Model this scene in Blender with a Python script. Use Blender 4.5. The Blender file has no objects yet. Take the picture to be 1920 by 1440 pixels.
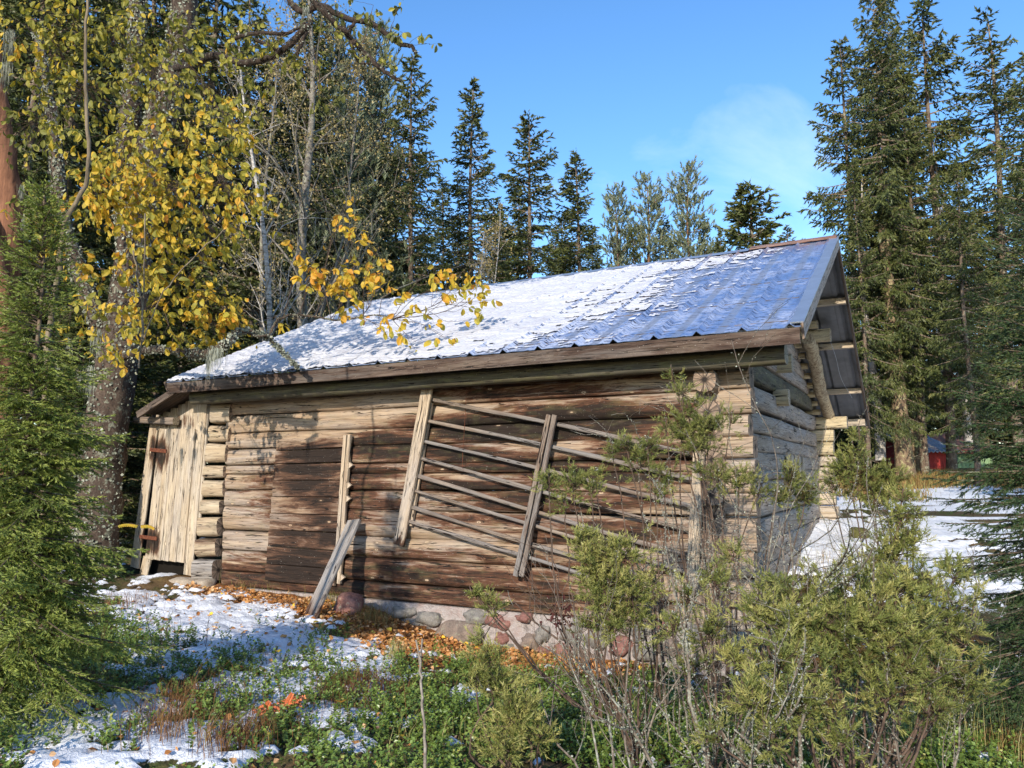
import bpy, math, random
import numpy as np
from mathutils import Matrix

# ------------------------------------------------------------------ camera, sky, sun, exposure
SC = bpy.context.scene
COL = SC.collection
F_PX, PITCH, ROLL = 1493.6, 0.1102, -0.0063      # focal length in pixels of a 1920 wide frame
cam_data = bpy.data.cameras.new('camera')
cam = bpy.data.objects.new('camera', cam_data); COL.objects.link(cam)
cam_data.sensor_width = 36.0; cam_data.lens = F_PX / 1920 * 36.0
cam_data.clip_start = 0.05; cam_data.clip_end = 3000
cam.matrix_world = Matrix.Rotation(math.pi / 2 + PITCH, 4, 'X') @ Matrix.Rotation(ROLL, 4, 'Z')
SC.camera = cam

SUN_EL, SUN_AZ = math.radians(23), math.radians(18.5)     # azimuth measured from straight behind the camera towards its left
SUN_DIR = np.array([-math.sin(SUN_AZ) * math.cos(SUN_EL), -math.cos(SUN_AZ) * math.cos(SUN_EL), math.sin(SUN_EL)])
world = bpy.data.worlds.new('World'); SC.world = world; world.use_nodes = True
nt = world.node_tree; nt.nodes.clear()
def wn(t, **k):
    n = nt.nodes.new(t)
    for a, b in k.items(): setattr(n, a, b)
    return n
w_out = wn('ShaderNodeOutputWorld'); w_bg = wn('ShaderNodeBackground'); w_bg.inputs['Strength'].default_value = 0.15
w_sky = wn('ShaderNodeTexSky', sky_type='NISHITA', sun_disc=False, sun_elevation=SUN_EL,
           sun_rotation=math.pi + SUN_AZ, air_density=1.0, dust_density=0.35, ozone_density=2.6, altitude=200)
w_tc = wn('ShaderNodeTexCoord'); w_map = wn('ShaderNodeMapping'); w_map.inputs['Scale'].default_value = (2.6, 2.6, 3.4)
w_map.inputs['Location'].default_value = (-0.07, 0.1, 0.2)
w_n = wn('ShaderNodeTexNoise'); w_n.inputs['Scale'].default_value = 1.7; w_n.inputs['Detail'].default_value = 7; w_n.inputs['Roughness'].default_value = 0.55
w_n.inputs['Distortion'].default_value = 0.5
w_r = wn('ShaderNodeMapRange'); w_r.inputs['From Min'].default_value = 0.68; w_r.inputs['From Max'].default_value = 1.02
w_sep = wn('ShaderNodeSeparateXYZ')
w_h = wn('ShaderNodeMapRange'); w_h.inputs['From Min'].default_value = 0.02; w_h.inputs['From Max'].default_value = 0.30
w_h.inputs['To Min'].default_value = 0.34; w_h.inputs['To Max'].default_value = 0.0
w_add = wn('ShaderNodeMath', operation='ADD'); w_cl = wn('ShaderNodeMath', operation='MULTIPLY', use_clamp=True); w_cl.inputs[1].default_value = 0.32
w_hs = wn('ShaderNodeHueSaturation'); w_hs.inputs['Saturation'].default_value = 1.2; w_hs.inputs['Hue'].default_value = 0.503; w_hs.inputs['Value'].default_value = 1.2
w_mix = wn('ShaderNodeMixRGB'); w_mix.inputs['Color2'].default_value = (7.2, 7.4, 7.8, 1)
L = nt.links.new
L(w_tc.outputs['Generated'], w_map.inputs['Vector']); L(w_map.outputs['Vector'], w_n.inputs['Vector'])
L(w_tc.outputs['Generated'], w_sep.inputs[0]); L(w_sep.outputs['Z'], w_h.inputs['Value'])
L(w_n.outputs['Fac'], w_add.inputs[0]); L(w_h.outputs['Result'], w_add.inputs[1])
w_dot = wn('ShaderNodeVectorMath', operation='DOT_PRODUCT'); _c = np.array([(1500 - 960) / F_PX, 1.0, (885 - 250) / F_PX]); _c /= np.linalg.norm(_c); w_dot.inputs[1].default_value = tuple(_c)
w_spot = wn('ShaderNodeMapRange', interpolation_type='SMOOTHSTEP'); w_spot.inputs['From Min'].default_value = 0.975; w_spot.inputs['From Max'].default_value = 1.0; w_spot.inputs['To Min'].default_value = 0.0; w_spot.inputs['To Max'].default_value = 0.12
w_add2 = wn('ShaderNodeMath', operation='ADD')
L(w_tc.outputs['Generated'], w_dot.inputs[0]); L(w_dot.outputs['Value'], w_spot.inputs['Value']); L(w_add.outputs[0], w_add2.inputs[0]); L(w_spot.outputs['Result'], w_add2.inputs[1])
L(w_add2.outputs[0], w_r.inputs['Value']); L(w_r.outputs['Result'], w_cl.inputs[0])
L(w_sky.outputs['Color'], w_hs.inputs['Color']); L(w_hs.outputs['Color'], w_mix.inputs['Color1'])
L(w_cl.outputs[0], w_mix.inputs['Fac']); L(w_mix.outputs['Color'], w_bg.inputs['Color']); L(w_bg.outputs[0], w_out.inputs[0])

sun_data = bpy.data.lights.new('sun', 'SUN'); sun_data.energy = 3.7; sun_data.angle = math.radians(0.53); sun_data.color = (1.0, 0.90, 0.76)
sun = bpy.data.objects.new('sun', sun_data); COL.objects.link(sun)
_z = SUN_DIR / np.linalg.norm(SUN_DIR); _x = np.cross([0, 0, 1], _z); _x /= np.linalg.norm(_x); _y = np.cross(_z, _x)
sun.matrix_world = Matrix(((_x[0], _y[0], _z[0], -20), (_x[1], _y[1], _z[1], -20), (_x[2], _y[2], _z[2], 20), (0, 0, 0, 1)))
SC.view_settings.view_transform = 'Standard'; SC.view_settings.look = 'None'
SC.view_settings.exposure = 0.67; SC.view_settings.gamma = 1.0; SC.view_settings.use_curve_mapping = False
SC.cycles.max_bounces = 6; SC.cycles.diffuse_bounces = 3; SC.cycles.glossy_bounces = 2; SC.cycles.transmission_bounces = 3
SC.cycles.transparent_max_bounces = 6; SC.cycles.use_denoising = True
SC.cycles.sample_clamp_indirect = 6

# ------------------------------------------------------------------ numeric helpers
CP, SP, CR, SR = math.cos(PITCH), math.sin(PITCH), math.cos(ROLL), math.sin(ROLL)
def proj(P):
    P = np.asarray(P, float)
    y = P[..., 1] * CP + P[..., 2] * SP; z = -P[..., 1] * SP + P[..., 2] * CP
    y = np.where(y < 0.05, 0.05, y)
    u = P[..., 0] / y * F_PX; v = -z / y * F_PX
    return 960 + u * CR - v * SR, 720 + u * SR + v * CR
def ray(px, py):
    a, b = (px - 960), (py - 720)
    u = (a * CR + b * SR) / F_PX; v = (-a * SR + b * CR) / F_PX
    y, z = 1.0, -v
    return np.array([u, y * CP - z * SP, y * SP + z * CP])
def px3(px, py, depth):
    d = ray(px, py); return d * (depth / d[1])
def nrm(v):
    v = np.asarray(v, float); return v / (np.linalg.norm(v, axis=-1, keepdims=True) + 1e-12)

def vnoise(x, y, seed=0):
    x = np.asarray(x, float); y = np.asarray(y, float)
    r = np.random.RandomState(seed).rand(256, 256)
    xi = np.floor(x).astype(int); yi = np.floor(y).astype(int); fx = x - xi; fy = y - yi
    fx = fx * fx * (3 - 2 * fx); fy = fy * fy * (3 - 2 * fy)
    a = r[xi & 255, yi & 255]; b = r[(xi + 1) & 255, yi & 255]; c = r[xi & 255, (yi + 1) & 255]; d = r[(xi + 1) & 255, (yi + 1) & 255]
    return (a * (1 - fx) + b * fx) * (1 - fy) + (c * (1 - fx) + d * fx) * fy
def fbm(x, y, seed=0, oct=4):
    s = 0; a = 0.5; t = 0
    for o in range(oct):
        s = s + a * vnoise(x * 2 ** o + 17.3 * o, y * 2 ** o + 9.1 * o, seed + o); t += a; a *= 0.5
    return s / t

# ------------------------------------------------------------------ mesh building
class MB:
    def __init__(s): s.V = []; s.F3 = []; s.F4 = []; s.M3 = []; s.M4 = []; s.UV = []; s.A = []; s.n = 0
    def add(s, V, F, uv=None, att=0.0, mi=0):
        V = np.asarray(V, float).reshape(-1, 3); F = np.asarray(F, int)
        if len(V) == 0: return
        s.V.append(V)
        s.UV.append(np.zeros((len(V), 2)) if uv is None else np.asarray(uv, float).reshape(-1, 2))
        s.A.append(np.broadcast_to(np.asarray(att, float), (len(V),)).copy())
        if F.shape[1] == 3: s.F3.append(F + s.n); s.M3.append(np.full(len(F), mi))
        else: s.F4.append(F + s.n); s.M4.append(np.full(len(F), mi))
        s.n += len(V)
    def mesh(s, name, mats, smooth=False):
        V = np.concatenate(s.V); UV = np.concatenate(s.UV); A = np.concatenate(s.A)
        f3 = np.concatenate(s.F3) if s.F3 else np.zeros((0, 3), int); f4 = np.concatenate(s.F4) if s.F4 else np.zeros((0, 4), int)
        m = np.concatenate((s.M3 or [np.zeros(0, int)]) + (s.M4 or [np.zeros(0, int)]))
        li = np.concatenate([f3.ravel(), f4.ravel()])
        tot = np.concatenate([np.full(len(f3), 3), np.full(len(f4), 4)]); st = np.concatenate([[0], np.cumsum(tot)[:-1]]) if len(tot) else tot
        me = bpy.data.meshes.new(name)
        me.vertices.add(len(V)); me.vertices.foreach_set('co', V.ravel())
        me.loops.add(len(li)); me.loops.foreach_set('vertex_index', li.astype(np.int32))
        me.polygons.add(len(tot)); me.polygons.foreach_set('loop_start', st.astype(np.int32))
        me.polygons.foreach_set('material_index', m.astype(np.int32))
        me.polygons.foreach_set('use_smooth', np.full(len(tot), bool(smooth)))
        uvl = me.uv_layers.new(name='UVMap'); uvl.data.foreach_set('uv', UV[li].ravel())
        at = me.attributes.new('att', 'FLOAT', 'POINT'); at.data.foreach_set('value', A)
        me.update(calc_edges=True)
        for mt in (mats if isinstance(mats, (list, tuple)) else [mats]): me.materials.append(mt)
        return me
    def build(s, name, mats, parent=None, smooth=False, loc=None):
        if loc is not None:
            loc = np.asarray(loc, float)
            s.V = [v - loc for v in s.V]
        o = bpy.data.objects.new(name, s.mesh(name, mats, smooth)); COL.objects.link(o)
        if parent is not None:
            o.parent = parent
            if loc is None: 
                o.matrix_parent_inverse = Matrix.Identity(4)
                q = root_loc(parent); o.location = (-q[0], -q[1], -q[2])
            else:
                q = root_loc(parent); o.location = (loc[0] - q[0], loc[1] - q[1], loc[2] - q[2])
        elif loc is not None: o.location = loc
        return o
def root_loc(o):
    v = np.zeros(3)
    while o is not None:
        v = v + np.array(o.location); o = o.parent
    return v
def tag(o, label=None, cat=None, group=None, kind=None):
    if label: o['label'] = label
    if cat: o['category'] = cat
    if group: o['group'] = group
    if kind: o['kind'] = kind
    return o
def thing(name, label, cat, loc=(0, 0, 0), group=None):
    o = bpy.data.objects.new(name, None); COL.objects.link(o); o.empty_display_size = 0.1
    o.location = tuple(float(c) for c in loc); return tag(o, label, cat, group)

_bs = [0]
def beam(mb, p0, p1, hw, hh, up=(0, 0, 1), e=4.0, n=16, seg=8, amp=0.004, dk=0.0, taper=1.0, warp=0.0, cham=None, cap_mi=1, vscale=1.0, mi=0, cut=0.0, wav=3.0):
    """loft a beam: hw = half width sideways, hh = half height along up"""
    _bs[0] += 1; rs = np.random.RandomState(_bs[0])
    p0 = np.asarray(p0, float); p1 = np.asarray(p1, float); d = p1 - p0; Ln = np.linalg.norm(d); x = d / Ln
    up = np.asarray(up, float); z = nrm(up - x * np.dot(up, x)); y = np.cross(z, x)
    if cham is not None:
        c = cham
        sec = np.array([(hw, -(hh - c)), (hw, hh - c), (hw - c, hh), (-(hw - c), hh), (-hw, hh - c), (-hw, -(hh - c)), (-(hw - c), -hh), (hw - c, -hh)])
    else:
        th = np.linspace(0, 2 * np.pi, n, endpoint=False); c_, s_ = np.cos(th), np.sin(th)
        sec = np.stack([np.sign(c_) * np.abs(c_) ** (2 / e) * hw, np.sign(s_) * np.abs(s_) ** (2 / e) * hh], 1)
    sec = np.vstack([sec, sec[:1]]); n = len(sec)
    per = np.concatenate([[0], np.cumsum(np.linalg.norm(np.diff(sec, axis=0), axis=1))]) * vscale
    u = np.linspace(0, 1, seg + 1); ox, oy = rs.rand() * 50, rs.rand() * 50
    ph = rs.rand(4) * 6
    wx = warp * np.sin(u * 3.1 + ph[0]) ; wz = warp * np.sin(u * 4.3 + ph[1])
    wx = wx - wx[0] * (1 - u) - wx[-1] * u; wz = wz - wz[0] * (1 - u) - wz[-1] * u
    sc = 1 + (taper - 1) * u
    V = p0[None, None] + x * (u[:, None, None] * Ln) + (y * (sec[None, :, 0:1] * sc[:, None, None] + wx[:, None, None]) + z * (sec[None, :, 1:2] * sc[:, None, None] + wz[:, None, None]))
    if amp:
        jj = np.arange(n) % (n - 1)
        nz = vnoise(u[:, None] * Ln * wav + ox, jj[None, :] * 0.7 + oy, 5) - 0.5
        nz2 = vnoise(u[:, None] * Ln * wav * 5 + ox, jj[None, :] * 1.3 + oy, 9) - 0.5
        rad = sec / (np.linalg.norm(sec, axis=1, keepdims=True) + 1e-9)
        disp = (nz * 2 + nz2 * .6) * amp
        disp[:, -1] = disp[:, 0]
        V = V + (y * (rad[None, :, 0:1] * disp[..., None]) + z * (rad[None, :, 1:2] * disp[..., None]))
    ru, rv = rs.rand() * 40, rs.rand() * 40
    UV = np.stack(np.broadcast_arrays(u[:, None] * Ln + ru, per[None, :] + rv), -1)
    att = dk(V.reshape(-1, 3)) if callable(dk) else np.full(V.shape[0] * n, float(dk))
    i = np.arange(seg)[:, None] * n; j = np.arange(n - 1)[None, :]
    Fq = np.stack([i + j, i + j + 1, i + n + j + 1, i + n + j], -1).reshape(-1, 4)[:, ::-1]
    mb.add(V, Fq, UV, att, mi)
    for end in (0, seg):
        ring = V[end, :-1]; c = ring.mean(0); m = len(ring)
        sgn = -1 if end == 0 else 1
        c = c + x * sgn * 0.001
        k = np.arange(m); f = np.stack([np.full(m, m), k, (k + 1) % m], 1)
        if end == 0: f = f[:, ::-1]
        uvc = np.vstack([sec[:-1], [[0, 0]]])
        mb.add(np.vstack([ring, c]), f, uvc, att[end * n], cap_mi)
def tube(mb, pts, rad, n=6, att=0.0, mi=0, lump=0.0, seed=0, caps=True):
    pts = np.asarray(pts, float); rad = np.broadcast_to(np.asarray(rad, float), (len(pts),))
    t = nrm(np.gradient(pts, axis=0)); ref = np.array([0.3, 0.2, 1.0]) if abs(nrm(pts[-1] - pts[0])[2]) < 0.8 else np.array([1.0, 0.3, 0.1])
    a = nrm(np.cross(t, ref)); b = np.cross(t, a)
    th = np.linspace(0, 2 * np.pi, n + 1)
    R = np.repeat(rad[:, None], n + 1, 1)
    if lump:
        jj = np.arange(n + 1) % n
        R = R * (1 + lump * (vnoise(np.arange(len(pts))[:, None] * 0.9 + seed, jj[None] * 1.3 + seed * 1.7, 3) * 2 - 1))
    V = pts[:, None] + a[:, None] * (np.cos(th)[None, :, None] * R[..., None]) + b[:, None] * (np.sin(th)[None, :, None] * R[..., None])
    ds = np.concatenate([[0], np.cumsum(np.linalg.norm(np.diff(pts, axis=0), axis=1))])
    UV = np.stack(np.broadcast_arrays(ds[:, None] + seed * 1.3, th[None] * rad.mean()), -1)
    i = np.arange(len(pts) - 1)[:, None] * (n + 1); j = np.arange(n)[None]
    mb.add(V, np.stack([i + j, i + j + 1, i + n + 2 + j, i + n + 1 + j], -1).reshape(-1, 4), UV, att, mi)
    if caps and rad[0] > 0.01:
        for e_ in (0, len(pts) - 1):
            k = np.arange(n); mb.add(np.vstack([V[e_, :-1], pts[e_]]), np.stack([np.full(n, n), k, (k + 1) % n], 1), None, att, mi)
def smooth_path(pts, m=6, jit=0.0, rs=None):
    """Catmull-Rom through pts"""
    P = np.asarray(pts, float); P = np.vstack([2 * P[0] - P[1], P, 2 * P[-1] - P[-2]]); out = []
    for i in range(1, len(P) - 2):
        for k in range(m):
            t = k / m; out.append(0.5 * ((2 * P[i]) + (-P[i-1] + P[i+1]) * t + (2*P[i-1] - 5*P[i] + 4*P[i+1] - P[i+2]) * t*t + (-P[i-1] + 3*P[i] - 3*P[i+1] + P[i+2]) * t**3))
    out.append(P[-2]); out = np.array(out)
    if jit and rs is not None: out[1:-1] += rs.normal(0, jit, out[1:-1].shape)
    return out
def scatter(mb, T, F, R, P, att=0.0, mi=0, uv=None):
    """copies of template T,F with matrices R (n,3,3) at P (n,3)"""
    T = np.asarray(T, float); F = np.asarray(F, int); n, k = len(P), len(T)
    if n == 0: return
    V = np.einsum('nij,kj->nki', R, T) + P[:, None]
    FF = (F[None] + (np.arange(n) * k)[:, None, None]).reshape(-1, F.shape[1])
    att = np.repeat(np.broadcast_to(att, (n,)), k)
    mb.add(V, FF, None if uv is None else np.tile(uv, (n, 1)), att, mi)
def frames(D, N=None, rs=None, scale=1.0):
    """matrices with local y along D, local z near N"""
    D = nrm(D)
    if N is None: N = rs.normal(size=D.shape)
    Z = N - D * (N * D).sum(-1, keepdims=True); Z = nrm(Z); X = np.cross(D, Z)
    return np.stack([X, D, Z], -1) * np.broadcast_to(np.asarray(scale, float), (len(D),))[:, None, None]
def needles(mb, P, D, Ls, k, nl, nw, ang, rs, att=0.0, mi=0, stem=0.0, upbias=0.0, vary=0.15):
    """k slim triangles round every shoot (P, D, length Ls)"""
    n = len(P)
    if n == 0: return
    P = np.asarray(P); D = nrm(D); Ls = np.broadcast_to(Ls, (n,)); att = np.broadcast_to(np.asarray(att, float), (n,))
    u = (np.arange(k)[None] + rs.rand(n, k)) / k
    pos = P[:, None] + D[:, None] * (Ls[:, None] * u)[..., None]
    r = rs.normal(size=(n, k, 3)); r[..., 2] += upbias; r = nrm(r - D[:, None] * (r * D[:, None]).sum(-1, keepdims=True))
    a = ang * (0.75 + 0.5 * rs.rand(n, k, 1)) * (1 - 0.35 * u[..., None])
    dr = D[:, None] * np.cos(a) + r * np.sin(a)
    sd = nrm(np.cross(dr, rs.normal(size=dr.shape))) * nw * 0.5
    ln = nl * (0.75 + 0.5 * rs.rand(n, k, 1))
    V = np.stack([pos - sd, pos + sd, pos + dr * ln], 2).reshape(-1, 3)
    A = np.repeat((att[:, None] + rs.normal(0, vary, (n, k))).ravel(), 3)
    mb.add(V, np.arange(len(V)).reshape(-1, 3), None, np.clip(A, 0, 1), mi)
    if stem:
        sd = nrm(np.cross(D, rs.normal(size=D.shape))) * stem
        V = np.stack([P - sd, P + sd, P + D * Ls[:, None]], 1).reshape(-1, 3)
        mb.add(V, np.arange(len(V)).reshape(-1, 3), None, 0.5, 1)

# ------------------------------------------------------------------ materials
def newmat(name):
    m = bpy.data.materials.new(name); m.use_nodes = True; t = m.node_tree
    b = t.nodes['Principled BSDF']; return m, t, b
class N:
    def __init__(s, t): s.t = t
    def n(s, ty, ins=None, **k):
        o = s.t.nodes.new(ty)
        for a, b in k.items(): setattr(o, a, b)
        for a, b in (ins or {}).items():
            if hasattr(b, 'is_linked') or hasattr(b, 'links'): s.t.links.new(b, o.inputs[a])
            else: o.inputs[a].default_value = b
        return o
    def noise(s, vec, scale, detail=4, rough=0.55, dist=0.0):
        return s.n('ShaderNodeTexNoise', {'Vector': vec, 'Scale': scale, 'Detail': detail, 'Roughness': rough, 'Distortion': dist}).outputs['Fac']
    def mapping(s, vec, scale, loc=(0, 0, 0)):
        return s.n('ShaderNodeMapping', {'Vector': vec, 'Scale': scale, 'Location': loc}).outputs['Vector']
    def ramp(s, fac, stops, interp='LINEAR'):
        r = s.n('ShaderNodeValToRGB', {'Fac': fac}); cr = r.color_ramp; cr.interpolation = interp
        while len(cr.elements) < len(stops): cr.elements.new(0.5)
        for el, (p, c) in zip(cr.elements, stops): el.position = p; el.color = (*c, 1) if len(c) == 3 else c
        return r.outputs['Color']
    def rng(s, v, a, b, c=0.0, d=1.0):
        return s.n('ShaderNodeMapRange', {'Value': v, 'From Min': a, 'From Max': b, 'To Min': c, 'To Max': d}).outputs['Result']
    def math(s, op, a, b=0.0, clamp=False):
        o = s.n('ShaderNodeMath', operation=op, use_clamp=clamp)
        for i, v in enumerate((a, b)):
            if hasattr(v, 'is_linked'): s.t.links.new(v, o.inputs[i])
            else: o.inputs[i].default_value = v
        return o.outputs[0]
    def mix(s, f, a, b, mode='MIX'):
        o = s.n('ShaderNodeMixRGB', blend_type=mode)
        for i, v in (('Fac', f), ('Color1', a), ('Color2', b)):
            if hasattr(v, 'is_linked'): s.t.links.new(v, o.inputs[i])
            elif i == 'Fac': o.inputs[i].default_value = v
            else: o.inputs[i].default_value = (*v, 1)
        return o.outputs[0]
    def att(s, name='att'): return s.n('ShaderNodeAttribute', attribute_name=name).outputs['Fac']
    def bump(s, h, strength, dist=0.01, normal=None):
        d = {'Height': h, 'Strength': strength, 'Distance': dist}
        if normal is not None: d['Normal'] = normal
        return s.n('ShaderNodeBump', d).outputs['Normal']

def wood(name, pale, tan, dark=(0.022, 0.014, 0.01), red=(0.115, 0.058, 0.034), moss=0.0, rough=0.85, crack=1.0, knots=True, grey=0.35):
    m, t, b = newmat(name); q = N(t)
    uv = q.n('ShaderNodeTexCoord').outputs['UV']; att = q.att()
    broad = q.noise(q.mapping(uv, (0.9, 9, 1)), 1.0, 5, 0.6)
    fine = q.noise(q.mapping(uv, (3.0, 95, 1)), 1.0, 4, 0.65)
    med = q.noise(q.mapping(uv, (1.6, 30, 1), (7, 3, 0)), 1.0, 5, 0.6, 0.3)
    col = q.ramp(broad, [(0.30, tan), (0.62, pale)])
    gr = q.noise(q.mapping(uv, (0.7, 4, 1), (3, 11, 0)), 1.0, 4, 0.6)
    gcol = tuple(0.33 * sum(pale) * c for c in (0.98, 0.96, 0.95))
    col = q.mix(q.math('MULTIPLY', q.rng(gr, 0.42, 0.62), grey, True), col, gcol)
    col = q.mix(0.75, col, q.ramp(fine, [(0.30, (0.27, 0.22, 0.19)), (0.50, (0.90, 0.90, 0.90)), (0.75, (1.16, 1.14, 1.1))]), 'MULTIPLY')
    col = q.mix(0.5, col, q.ramp(med, [(0.3, (0.5, 0.45, 0.42)), (0.52, (1, 1, 1))]), 'MULTIPLY')
    # weather stain held in the att attribute, broken up along the grain
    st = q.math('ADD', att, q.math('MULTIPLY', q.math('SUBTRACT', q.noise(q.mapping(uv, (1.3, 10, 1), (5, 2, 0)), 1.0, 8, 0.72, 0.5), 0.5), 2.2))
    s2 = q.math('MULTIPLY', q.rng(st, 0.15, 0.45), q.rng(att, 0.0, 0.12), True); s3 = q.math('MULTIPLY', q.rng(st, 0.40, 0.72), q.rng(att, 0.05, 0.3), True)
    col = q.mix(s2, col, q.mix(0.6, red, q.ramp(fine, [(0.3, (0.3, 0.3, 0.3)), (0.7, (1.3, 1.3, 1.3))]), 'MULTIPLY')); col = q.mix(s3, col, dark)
    # drying cracks: long iso lines of a stretched noise
    cn = q.noise(q.mapping(uv, (0.55, 11, 1), (13, 5, 0)), 1.0, 3, 0.45, 0.15)
    cw = q.noise(q.mapping(uv, (1.5, 6, 1), (1, 9, 0)), 1.0, 2, 0.5)
    c1 = q.math('ABSOLUTE', q.math('SUBTRACT', cn, 0.5))
    ck = q.math('MULTIPLY', q.math('LESS_THAN', c1, q.rng(cw, 0.47, 0.68, 0.0, 0.013)), crack, True)
    cn2 = q.noise(q.mapping(uv, (0.9, 24, 1), (3, 17, 0)), 1.0, 3, 0.5, 0.2)
    ck2 = q.math('MULTIPLY', q.math('LESS_THAN', q.math('ABSOLUTE', q.math('SUBTRACT', cn2, 0.5)), q.rng(med, 0.45, 0.62, 0.0, 0.012)), crack, True)
    ck = q.math('MAXIMUM', ck, ck2)
    col = q.mix(ck, col, (0.012, 0.008, 0.006))
    h = q.math('SUBTRACT', q.math('ADD', q.math('MULTIPLY', fine, 0.5), med), q.math('MULTIPLY', ck, 2.5))
    if knots:
        vo = q.n('ShaderNodeTexVoronoi', {'Vector': q.mapping(uv, (2.6, 6.5, 1)), 'Scale': 1.0, 'Randomness': 1.0}); vd = vo.outputs['Distance']
        k1 = q.rng(vd, 0.085, 0.055); k2 = q.rng(vd, 0.035, 0.02); k3 = q.math('MULTIPLY', q.rng(vd, 0.2, 0.1), 0.35)
        col = q.mix(k3, col, tuple(c * 0.55 for c in tan)); col = q.mix(q.math('MULTIPLY', k1, 0.8), col, tuple(min(1, c * 1.35) for c in pale)); col = q.mix(k2, col, (0.07, 0.03, 0.015))
    if moss:
        mn = q.noise(q.mapping(uv, (3, 6, 1)), 1.3, 5, 0.65)
        col = q.mix(q.math('MULTIPLY', q.rng(mn, 0.5, 0.68), moss, True), col, (0.17, 0.17, 0.07))
    sc_ = q.noise(q.n('ShaderNodeTexCoord').outputs['Object'], 70, 2, 0.5)
    col = q.mix(q.math('MULTIPLY', q.rng(sc_, 0.70, 0.76), 0.6, True), col, (0.55, 0.52, 0.46))
    t.links.new(col, b.inputs['Base Color']); b.inputs['Roughness'].default_value = rough; b.inputs['Specular IOR Level'].default_value = 0.25
    t.links.new(q.bump(h, 0.9, 0.006), b.inputs['Normal'])
    return m
def endgrain(name, pale, dark=(0.05, 0.035, 0.025), heart=1.0):
    m, t, b = newmat(name); q = N(t); uv = q.n('ShaderNodeTexCoord').outputs['UV']
    sp = q.n('ShaderNodeSeparateXYZ', {0: uv}); r = q.n('ShaderNodeVectorMath', {0: uv}, operation='LENGTH').outputs['Value']
    ang = q.math('ARCTAN2', sp.outputs['Y'], sp.outputs['X'])
    cb = q.n('ShaderNodeCombineXYZ', {0: q.math('MULTIPLY', ang, 3.2), 1: q.math('MULTIPLY', r, 3.0)}).outputs[0]
    rad = q.noise(cb, 1.6, 4, 0.7); ringn = q.math('SINE', q.math('MULTIPLY', q.math('ADD', r, q.math('MULTIPLY', q.noise(uv, 12, 2), 0.02)), 650))
    col = q.mix(q.rng(rad, 0.35, 0.62), dark, pale)
    col = q.mix(q.rng(ringn, -1, 1, 0.0, 0.25), col, tuple(c * 0.6 for c in pale))
    col = q.mix(q.math('MULTIPLY', q.rng(r, 0.055, 0.02), heart, True), col, (0.02, 0.013, 0.01))
    crk = q.math('LESS_THAN', q.math('ABSOLUTE', q.math('SUBTRACT', q.noise(q.mapping(cb, (1.5, 0.2, 1)), 1.0, 1), 0.5)), 0.014)
    col = q.mix(crk, col, (0.012, 0.01, 0.008))
    t.links.new(col, b.inputs['Base Color']); b.inputs['Roughness'].default_value = 0.9
    t.links.new(q.bump(rad, 0.6, 0.006), b.inputs['Normal']); return m
def foliage(name, stops, rough=0.55, trans=0.0, spec=0.3, tcol=None):
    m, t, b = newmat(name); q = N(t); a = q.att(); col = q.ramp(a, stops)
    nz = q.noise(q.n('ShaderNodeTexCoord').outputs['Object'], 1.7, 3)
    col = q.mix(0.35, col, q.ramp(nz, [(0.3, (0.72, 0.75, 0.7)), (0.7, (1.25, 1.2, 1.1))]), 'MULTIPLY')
    t.links.new(col, b.inputs['Base Color']); b.inputs['Roughness'].default_value = rough; b.inputs['Specular IOR Level'].default_value = spec
    if trans:
        out = t.nodes['Material Output']; tr = q.n('ShaderNodeBsdfTranslucent', {'Color': q.mix(1.0, col, tcol or (1.3, 1.25, 0.8), 'MULTIPLY')})
        mx = q.n('ShaderNodeMixShader', {'Fac': trans, 1: b.outputs[0], 2: tr.outputs[0]}); t.links.new(mx.outputs[0], out.inputs['Surface'])
    return m
def bark(name, a, c, lichen=None, lam=0.5, scale=18, stretch=0.25, bump=0.6):
    m, t, b = newmat(name); q = N(t); ob = q.n('ShaderNodeTexCoord').outputs['Object']
    n1 = q.noise(q.mapping(ob, (1, 1, stretch)), scale, 5, 0.65, 0.4)
    col = q.ramp(n1, [(0.32, c), (0.62, a)])
    if lichen is not None:
        n2 = q.noise(ob, 9, 6, 0.72, 0.2); col = q.mix(q.rng(n2, 0.62 - 0.28 * lam, 0.68 - 0.28 * lam), col, lichen)
        n3 = q.noise(ob, 45, 3, 0.6); col = q.mix(0.6, col, q.ramp(n3, [(0.35, (0.45, 0.45, 0.42)), (0.6, (1.15, 1.15, 1.1))]), 'MULTIPLY')
    t.links.new(col, b.inputs['Base Color']); b.inputs['Roughness'].default_value = 0.9; b.inputs['Specular IOR Level'].default_value = 0.15
    t.links.new(q.bump(n1, bump, 0.02), b.inputs['Normal']); return m
def plain(name, col, rough=0.8, spec=0.3, var=0.35, scale=14, metal=0.0, bump=0.2):
    m, t, b = newmat(name); q = N(t); ob = q.n('ShaderNodeTexCoord').outputs['Object']; n1 = q.noise(ob, scale, 5, 0.65)
    c = q.mix(1.0, col, q.ramp(n1, [(0.3, (1 - var,) * 3), (0.7, (1 + var,) * 3)]), 'MULTIPLY')
    t.links.new(c, b.inputs['Base Color']); b.inputs['Roughness'].default_value = rough; b.inputs['Specular IOR Level'].default_value = spec; b.inputs['Metallic'].default_value = metal
    if bump: t.links.new(q.bump(n1, bump, 0.01), b.inputs['Normal'])
    return m
def twoside(name, stops, trans=0.35):
    return foliage(name, stops, 0.5, trans, 0.35)

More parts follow.
